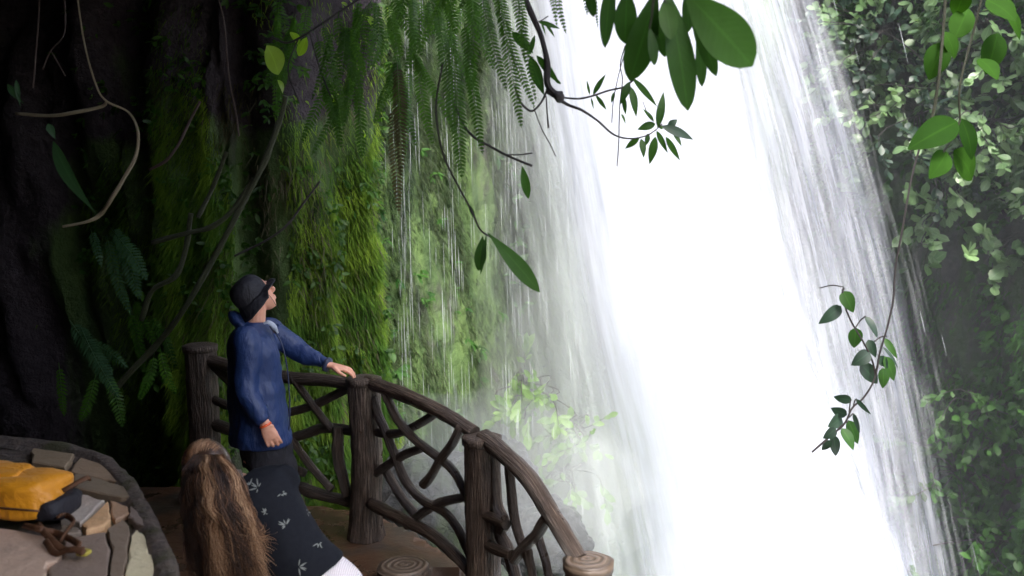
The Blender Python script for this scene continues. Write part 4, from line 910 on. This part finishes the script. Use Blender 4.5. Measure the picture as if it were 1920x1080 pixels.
# ------------------------------------------------------------------ hanging plants in the foreground
def px_leaf(mb, a, b_, w_, Y, dyt=0, **k):
    mb.leaf(P(a[0], a[1], Y), P(b_[0], b_[1], Y + dyt), w_ * MPP(Y), **k)
def px_tube(mb, pts, r, Y, n=6, rough=.15, seed=0, knots=.3, dy=None):
    mb.tube([(P(p[0], p[1], Y + (dy(i) if dy else .03 * nz(i * .7 + seed, 1))), (p[2] if len(p) > 2 else r) * MPP(Y)) for i, p in enumerate(pts)], n=n, sub=6, rough=rough, seed=seed, knots=knots)
_pt = px_tube
def px_tube(mb, *a, **k):
    if isinstance(mb, list): q = MB(); _pt(q, *a, **k); mb.append(q)
    else: _pt(mb, *a, **k)
class SL(list):
    def build(s, name, mat, parent=None):
        for q in s: q.build(name, mat, parent)
# 1 big glossy leaves at the top
t = empty('leafy_branch', P(1240, -120, 2.8)); tag(t, 'branch with very large glossy dark green leaves hanging at the top before the white water', 'branch')
s_ = SL(); px_tube(s_, [(1100, -160), (1180, -110), (1250, -80), (1330, -90)], 6, 2.8)
LV = [((1284, -14), (1411, 124), 84, .62), ((1250, -20), (1290, 208), 52, .6), ((1232, -22), (1181, 152), 56, .62), ((1146, -30), (1134, 90), 28, .5), ((1176, -15), (1172, 82), 42, .55), ((1105, -25), (1113, 32), 20, .5),
      ((1246, 0), (1258, 74), 34, .55), ((1292, 0), (1343, 143), 30, .6), ((1306, 40), (1316, 163), 22, .65), ((1222, 20), (1247, 108), 24, .6), ((1218, 50), (1227, 123), 20, .6), ((1286, -12), (1291, 60), 26, .5)]
for i, (a, b_, w_, pk) in enumerate(LV):
    q = MB(); px_leaf(q, a, b_, w_, 2.8 + .02 * (i % 5), .05 * ((i % 3) - 1), nrm=Vector((random.uniform(-.25, .25), -1, random.uniform(-.1, .3))), peak=pk, n=16, fold=.12, bend=.05, tint=[.9, .5, .35, .1, .2, .05, 1, .5, .4, .35, .45, .5][i], point=.8)
    q.build('leaf', M['leaf_mid'] if i == 6 else M['leaf_dark'], t)
    px_tube(s_, [(a[0], a[1] + 4), (a[0] * .8 + 1245 * .2, a[1] - 30), (1180 + (a[0] - 1100) * .5, -92)], 2, 2.8, rough=0, knots=0)
s_.build('stem', M['vine'], t)
# 2 knotted liana with small pointed leaves
t = empty('liana', P(985, -60, 3.6)); tag(t, 'dark knotted liana with sprigs of small pointed leaves against the white water', 'liana')
s_ = SL(); Yl = 3.6
px_tube(s_, [(975, -60), (988, 0), (1006, 45), (1018, 78), (1026, 120), (1026, 155), (1036, 172)], 5, Yl, 9, .35, 1, .6)
px_tube(s_, [(1030, 165, 6), (1040, 175, 6), (1050, 182, 9), (1058, 183, 3)], 6, Yl, 10, .4, 2, .5)
px_tube(s_, [(1055, 183), (1085, 185), (1110, 180), (1140, 170), (1170, 163), (1188, 150)], 1.8, Yl)
px_tube(s_, [(1024, 170, 4), (1062, 195, 3), (1090, 206, 2.4), (1120, 226, 2), (1150, 252, 1.8), (1180, 260, 1.5), (1210, 255, 1.3), (1229, 244, 1.2), (1242, 232, 1)], 2, Yl)
px_tube(s_, [(1030, 150), (1022, 178), (1010, 198), (995, 208), (975, 190), (965, 160)], 2, Yl)
px_tube(s_, [(1172, 85), (1163, 120), (1167, 150), (1162, 200), (1160, 270), (1157, 312)], 1.1, Yl); px_tube(s_, [(1174, 90), (1160, 140), (1150, 190), (1147, 230)], .9, Yl)
px_tube(s_, [(1000, 200), (1015, 240), (1030, 268), (1042, 293)], .9, Yl); px_tube(s_, [(1024, 180), (1026, 215), (1028, 240)], 1.5, Yl, 6, .8, 5, 1)
px_tube(s_, [(1000, 108), (990, 100), (985, 60)], 1, Yl); px_tube(s_, [(1028, 30), (1012, 40), (1005, 40)], 1, Yl); px_tube(s_, [(1205, 190), (1215, 215), (1224, 226)], .8, Yl)
s_.build('stem', M['twig'], t)
LV = [((1112, 178), (1136, 139), 10), ((1106, 178), (1100, 150), 5), ((1117, 178), (1137, 206), 8), ((1108, 183), (1113, 206), 4), ((1180, 153), (1163, 196), 15), ((1170, 180), (1173, 215), 9), ((1182, 162), (1193, 220), 15), ((1186, 146), (1232, 200), 12),
      ((1233, 240), (1244, 172), 16), ((1226, 228), (1205, 204), 8), ((1229, 232), (1195, 243), 16), ((1199, 258), (1172, 279), 12), ((1202, 260), (1207, 296), 13), ((1215, 250), (1210, 274), 11), ((1229, 256), (1218, 308), 17),
      ((1231, 245), (1252, 287), 11), ((1248, 256), (1275, 301), 12), ((1240, 236), (1300, 262), 18), ((1262, 248), (1278, 275), 9), ((1252, 238), (1270, 224), 14), ((1152, 172), (1146, 193), 7), ((1165, 213), (1173, 233), 5), ((1236, 240), (1244, 236), 10),
      ((1008, 40), (1050, 54), 9), ((1015, 42), (1023, 67), 4), ((1022, 44), (1040, 70), 6), ((993, 102), (1003, 66), 10), ((1006, 104), (1050, 158), 15), ((994, 106), (1020, 178), 22), ((1040, 150), (1052, 157), 6), ((960, 60), (1000, 100), 18)]
for i, (a, b_, w_) in enumerate(LV):
    q = MB(); px_leaf(q, a, b_, w_, Yl + .01 * (i % 4), .02 * ((i % 3) - 1), nrm=Vector((random.uniform(-.3, .3), -1, .1)), n=9, fold=.15, peak=.42, point=1.2); q.build('leaf', M['leaf_dark'] if i not in (17, 19) else M['leaf_deep'], t)
# 3 vine with two long leaves
t = empty('hanging_vine', P(818, 150, 3.4)); tag(t, 'thin dark vine ending in two long green leaves before the dripping wall', 'vine')
s_ = SL(); px_tube(s_, [(830, 120), (818, 190), (822, 250), (835, 300), (860, 350), (884, 395), (900, 430), (922, 446)], 1.8, 3.4); s_.build('stem', M['twig'], t)
for a, b_, w_, tt, pk in (((914, 436), (1012, 548), 32, .8, .6), ((905, 443), (897, 508), 23, .1, .55), ((878, 382), (890, 410), 8, .2, .5), ((912, 440), (901, 515), 8, .1, .5)):
    q = MB(); px_leaf(q, a, b_, w_, 3.4, .03, nrm=Vector((.1, -1, .2)), n=14, peak=pk, fold=.1, tint=tt); q.build('leaf', M['leaf_mid'] if tt > .5 else M['leaf_dark'], t)
t = empty('bare_twig', P(870, 230, 3.7)); tag(t, 'bare forked dark twig with one hanging narrow leaf left of the white water', 'twig')
s_ = SL(); px_tube(s_, [(850, 190), (870, 235), (890, 258), (920, 275), (950, 291), (975, 302), (998, 311)], 2.3, 3.7); px_tube(s_, [(948, 290), (975, 290), (998, 287)], 1.2, 3.7); s_.build('stem', M['twig'], t)
q = MB(); px_leaf(q, (979, 311), (991, 373), 17, 3.7, n=12, tint=.7, peak=.55); q.build('leaf', M['leaf_mid'], t)
# 4 sprig dangling in front of the right of the fall
t = empty('hanging_vine', P(1705, 300, 5.0)); tag(t, 'dangling vine tip with broad toothed leaves in front of the right side of the fall', 'vine')
s_ = SL(); px_tube(s_, [(1735, 240), (1710, 330), (1692, 430), (1679, 500), (1675, 560), (1664, 612), (1650, 660), (1640, 710), (1620, 745), (1598, 765), (1583, 795), (1560, 815), (1522, 848)], 1.8, 5)
px_tube(s_, [(1642, 705), (1635, 675), (1618, 640), (1600, 610), (1587, 582), (1580, 550), (1582, 540)], 1.6, 5); px_tube(s_, [(1582, 538), (1560, 535), (1537, 540)], 1.2, 5)
for a, b_ in (((1604, 614), (1623, 593)), ((1663, 630), (1640, 640)), ((1600, 760), (1606, 748)), ((1575, 805), (1600, 775)), ((1562, 815), (1590, 790)), ((1592, 775), (1595, 750))): px_tube(s_, [a, ((a[0] + b_[0]) / 2, (a[1] + b_[1]) / 2 - 3), b_], 1.2, 5)
s_.build('stem', M['twig'], t)
LV = [((1581, 546), (1600, 586), 27), ((1577, 574), (1535, 607), 25), ((1604, 614), (1601, 652), 27), ((1622, 593), (1645, 634), 17), ((1631, 660), (1596, 685), 28), ((1612, 682), (1645, 719), 30), ((1628, 637), (1642, 670), 18), ((1655, 690), (1655, 728), 23),
      ((1658, 668), (1676, 714), 22), ((1658, 634), (1682, 672), 13), ((1655, 650), (1684, 692), 7), ((1597, 750), (1563, 744), 18), ((1605, 748), (1633, 777), 9), ((1600, 775), (1612, 812), 9), ((1588, 778), (1558, 765), 20), ((1578, 782), (1552, 800), 28),
      ((1567, 803), (1543, 822), 22), ((1562, 815), (1567, 855), 20), ((1578, 803), (1600, 844), 24), ((1590, 788), (1608, 832), 22), ((1557, 825), (1541, 844), 15), ((1648, 668), (1665, 690), 18)]
for i, (a, b_, w_) in enumerate(LV):
    q = MB(); px_leaf(q, a, b_, w_, 5 + .03 * (i % 4), .04 * ((i % 3) - 1), nrm=Vector((random.uniform(-.4, .4), -1, random.uniform(-.1, .5))), n=9, peak=.36, fold=.18, tint=random.uniform(.0, .6)); q.build('leaf', M['leaf_mid'] if i in (0, 2, 8, 9, 18, 19, 7) else M['leaf_deep'], t)
# 5 broad green leaves near, upper right
t = empty('hanging_vine', P(1780, -30, 4.2)); tag(t, 'vine with broad bright green leaves hanging in front of the pale shrubs at upper right', 'vine')
s_ = SL(); px_tube(s_, [(1775, -40), (1768, 60), (1762, 130), (1752, 200), (1738, 250)], 2.6, 4.2); px_tube(s_, [(1800, 225), (1785, 260), (1765, 290)], 2.2, 4.2); px_tube(s_, [(1850, -40), (1825, 60), (1800, 160), (1800, 228)], 1.8, 4.2)
s_.build('stem', M['vine'], t)
for i, (a, b_, w_) in enumerate([((1795, 228), (1702, 280), 56), ((1802, 222), (1822, 300), 34), ((1788, 282), (1822, 338), 56), ((1775, 285), (1742, 335), 42), ((1766, 80), (1742, 150), 46), ((1790, 72), (1815, 15), 44), ((1850, 0), (1905, 40), 46), ((1870, 62), (1848, 140), 44), ((1885, 20), (1912, 75), 34), ((1835, 110), (1870, 150), 40), ((1770, 60), (1790, 110), 34), ((1810, -20), (1790, 30), 36)]):
    q = MB(); px_leaf(q, a, b_, w_, 4.2 + .04 * (i % 3), .08 * ((i % 3) - 1), nrm=Vector((random.uniform(-.3, .3), -1, .4)), n=12, peak=.42, fold=.12, tint=random.uniform(0, 1)); q.build('leaf', M['leaf_near'], t)

# ------------------------------------------------------------------ ferns
def fern(fr, Y, label, mat='fern', wmul=1.0, group=None):
    t = empty('fern', P(fr[0][0][0], fr[0][0][1], Y)); tag(t, label, 'fern', group)
    for i, (a, b_, w_) in enumerate(fr):
        q = MB(); mid = ((a[0] + b_[0]) / 2 + random.uniform(-6, 6), (a[1] + b_[1]) / 2); dy = random.uniform(-.15, .15)
        q.frond([P(a[0], a[1], Y + .1), P(mid[0], mid[1], Y + dy * .5), P(b_[0], b_[1], Y + dy)], w_ * MPP(Y) * wmul, Vector((random.uniform(-.35, .35), -1, .1)), spacing=.0042 * Y); q.build('frond', M[mat], t)
fern([((935, -30), (978, 240), 40), ((960, -30), (985, 118), 26), ((925, -20), (1002, 200), 30), ((900, -30), (950, 170), 34), ((975, -40), (1005, 190), 24)], 3.3, 'drooping fern at the left edge of the white water, top of the view', group='ferns hanging from the overhang')
fern([((1025, -40), (1044, 48), 18), ((1048, -40), (1061, 62), 18), ((1088, -40), (1101, 28), 16), ((1118, -40), (1121, 52), 11)], 3.3, 'small pale fern tips hanging at the top between the liana and the large leaves', group='ferns hanging from the overhang')
fern([((845, 60), (866, 335), 48), ((820, 20), (850, 250), 40), ((870, 40), (905, 290), 34), ((885, -30), (880, 180), 44)], 3.6, 'long dark drooping fern over the dripping wall, centre top', group='ferns hanging from the overhang')
fern([((745, 120), (752, 330), 40), ((735, 200), (748, 400), 34)], 4.2, 'withered brown fern fronds hanging left of the drips', 'fern_brown', group='ferns hanging from the overhang')
rf_ = random.Random(21)
for i, (cx, cy, n, lab, mt) in enumerate([(800, 30, 10, 'dense dark fern at the top left of the drips', 'fern'), (700, 60, 11, 'dark fern in the shade under the overhang, above the moss columns', 'fern'), (620, 90, 10, 'shaded fern over the brightened yellow leaves', 'fern'),
        (640, 190, 9, 'dim fern hanging low over the moss columns', 'fern'), (760, 150, 9, 'dark fern behind the withered brown fronds', 'fern'), (540, 60, 8, 'dark fern near the edge of the black hollow at the top', 'fern'), (860, -10, 11, 'thick dark fern at the very top, left of the liana', 'fern')]):
    fr = []
    for k in range(n):
        a = (cx + rf_.uniform(-40, 40), cy - rf_.uniform(20, 70)); l = rf_.uniform(70, 210); an = rf_.uniform(-.5, .5); fr.append((a, (a[0] + l * math.sin(an), a[1] + l * math.cos(an)), rf_.uniform(18, 34)))
    fern(fr, rf_.uniform(4.2, 5.2), lab, mt, group='ferns hanging from the overhang')
for fr, Y, lab, mt in (([((205, 425), (275, 525), 42), ((215, 430), (262, 560), 46), ((200, 440), (245, 590), 34), ((170, 430), (190, 500), 24)], 5.4, 'pale blue green fern under the curved root on the left', 'fern_pale'),
        ([((130, 600), (210, 700), 48), ((150, 610), (222, 745), 44), ((170, 640), (240, 690), 30)], 5.0, 'blue green fern leaning over the stone wall on the left', 'fern_pale'),
        ([((250, 560), (300, 660), 34), ((240, 580), (270, 700), 34), ((280, 590), (330, 690), 28)], 6.0, 'small dim fern left of the far railing post', 'fern'),
        ([((300, 650), (330, 740), 30), ((290, 660), (260, 750), 30), ((180, 700), (150, 790), 34), ((200, 700), (230, 800), 36), ((110, 680), (120, 780), 30)], 5.2, 'dark low fern clump above the stone wall', 'fern')):
    fern(fr, Y, lab, mt, 1.0, 'ferns rooted by the stone wall')
# yellow leaves under the overhang, backlight painted as a brighter colour
t = empty('leafy_sprig', P(560, 100, 4.6)); tag(t, 'sprig of yellow green leaves under the overhang, brightened in colour to look backlit', 'sprig')
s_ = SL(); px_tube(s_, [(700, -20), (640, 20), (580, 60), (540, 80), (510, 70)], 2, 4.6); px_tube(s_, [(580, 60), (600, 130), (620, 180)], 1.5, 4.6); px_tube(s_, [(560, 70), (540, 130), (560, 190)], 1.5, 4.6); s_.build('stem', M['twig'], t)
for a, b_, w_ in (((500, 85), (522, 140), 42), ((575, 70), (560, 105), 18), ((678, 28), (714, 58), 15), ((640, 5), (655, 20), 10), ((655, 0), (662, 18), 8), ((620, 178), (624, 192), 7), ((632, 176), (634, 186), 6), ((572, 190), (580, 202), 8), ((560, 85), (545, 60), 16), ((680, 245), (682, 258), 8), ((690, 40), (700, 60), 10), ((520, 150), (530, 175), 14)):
    q = MB(); px_leaf(q, a, b_, w_, 4.6, .1, nrm=Vector((.5, -1, .4)), n=9, tint=random.uniform(.6, 1)); q.build('leaf', M['leaf_backlit'], t)

# ------------------------------------------------------------------ roots and stems on the left
def rootobj(name, label, cat, mat, paths, Y, grp=None, r=2.5):
    root = empty(name, P(paths[0][0][0], paths[0][0][1], Y)) if len(paths) > 1 else None
    for k, pts in enumerate(paths):
        mb = MB(); px_tube(mb, pts, r, Y, 8, .25, k + 1, .35, dy=lambda i, k=k: .08 * nz(i * .6 + k, 4))
        o = mb.build('root_strand' if root else name, M[mat], root)
    return tag(root or o, label, cat, grp)
rootobj('aerial_root', 'pale curved aerial root looping in the dark hollow on the left', 'root', 'root', [[(143, -20, 1.6), (158, 80, 1.6), (180, 160, 1.6), (200, 190, 2), (240, 210, 2), (258, 245, 2.4), (255, 290, 3.2), (235, 330, 3.6), (210, 370, 4), (190, 400, 4.5), (165, 415, 3), (118, 425, 2)]], 4.2, 'aerial roots in the hollow')
rootobj('aerial_root', 'short bright cream root running level across the black hollow', 'root', 'root', [[(200, 190, 2), (190, 200, 3), (140, 211, 3.2), (95, 217, 3), (30, 213, 2.4)]], 4.2, 'aerial roots in the hollow', )
rootobj('aerial_root', 'faint forked roots dangling in the top left corner', 'root', 'root_dim', [[(75, -20), (72, 40), (68, 90), (62, 165)], [(120, -20), (121, 60), (95, 95), (80, 130)], [(95, 95), (110, 120), (122, 142)]], 4.4, 'aerial roots in the hollow', 1.4)
rootobj('aerial_root', 'thin purple brown root hanging left of the brightened yellow leaves', 'root', 'root_dim', [[(405, -20), (420, 40), (425, 100), (430, 150), (442, 210), (448, 255)]], 4.8, 'aerial roots in the hollow', 1.5)
rootobj('aerial_root', 'dim slanting root deep in the hollow left of the moss', 'root', 'root_dim', [[(375, 190), (352, 235), (335, 270), (312, 300), (280, 318)]], 5.2, 'aerial roots in the hollow', 2.6)
rootobj('liana', 'long dark stem slanting from the ferns down to the stone wall behind the man' , 'liana', 'vine', [[(535, 180), (528, 215), (505, 280), (482, 330), (458, 375), (430, 430), (400, 485), (375, 530), (338, 590), (290, 650), (240, 702), (205, 745)]], 5.7, 'stems before the moss', 5.5)
rootobj('liana', 'dark stem curving left across the moss columns above the hat' , 'liana', 'vine', [[(475, 335), (440, 390), (400, 423), (345, 438), (285, 455)]], 5.7, 'stems before the moss', 4.5)
rootobj('liana', 'short straight dark stem left of the brightest moss column' , 'liana', 'vine', [[(425, 285), (400, 350), (370, 408)]], 5.8, 'stems before the moss', 4)
rootobj('liana', 'curved dark stem joining the fern from the left of the moss' , 'liana', 'vine', [[(358, 400), (350, 460), (330, 515), (285, 545), (265, 600)]], 5.8, 'stems before the moss', 5)
rootobj('liana', 'thin dark twig crossing the moss just above the black hat' , 'liana', 'twig', [[(600, 340), (570, 380), (540, 420), (500, 450), (440, 480)]], 5.8, 'stems before the moss', 2)
t = empty('strap_leaf_plant', P(190, 405, 4.4)); tag(t, 'pale strap leaved plant growing from the curved root in the hollow', 'plant')
for a, b_, w_ in (((182, 402), (100, 265), 30), ((104, 262), (90, 232), 14), ((45, 195), (14, 158), 13), ((38, 200), (30, 150), 9)):
    q = MB(); px_leaf(q, a, b_, w_, 4.4, n=12, peak=.65, tint=.6); q.build('leaf', M['fern_pale'], t)
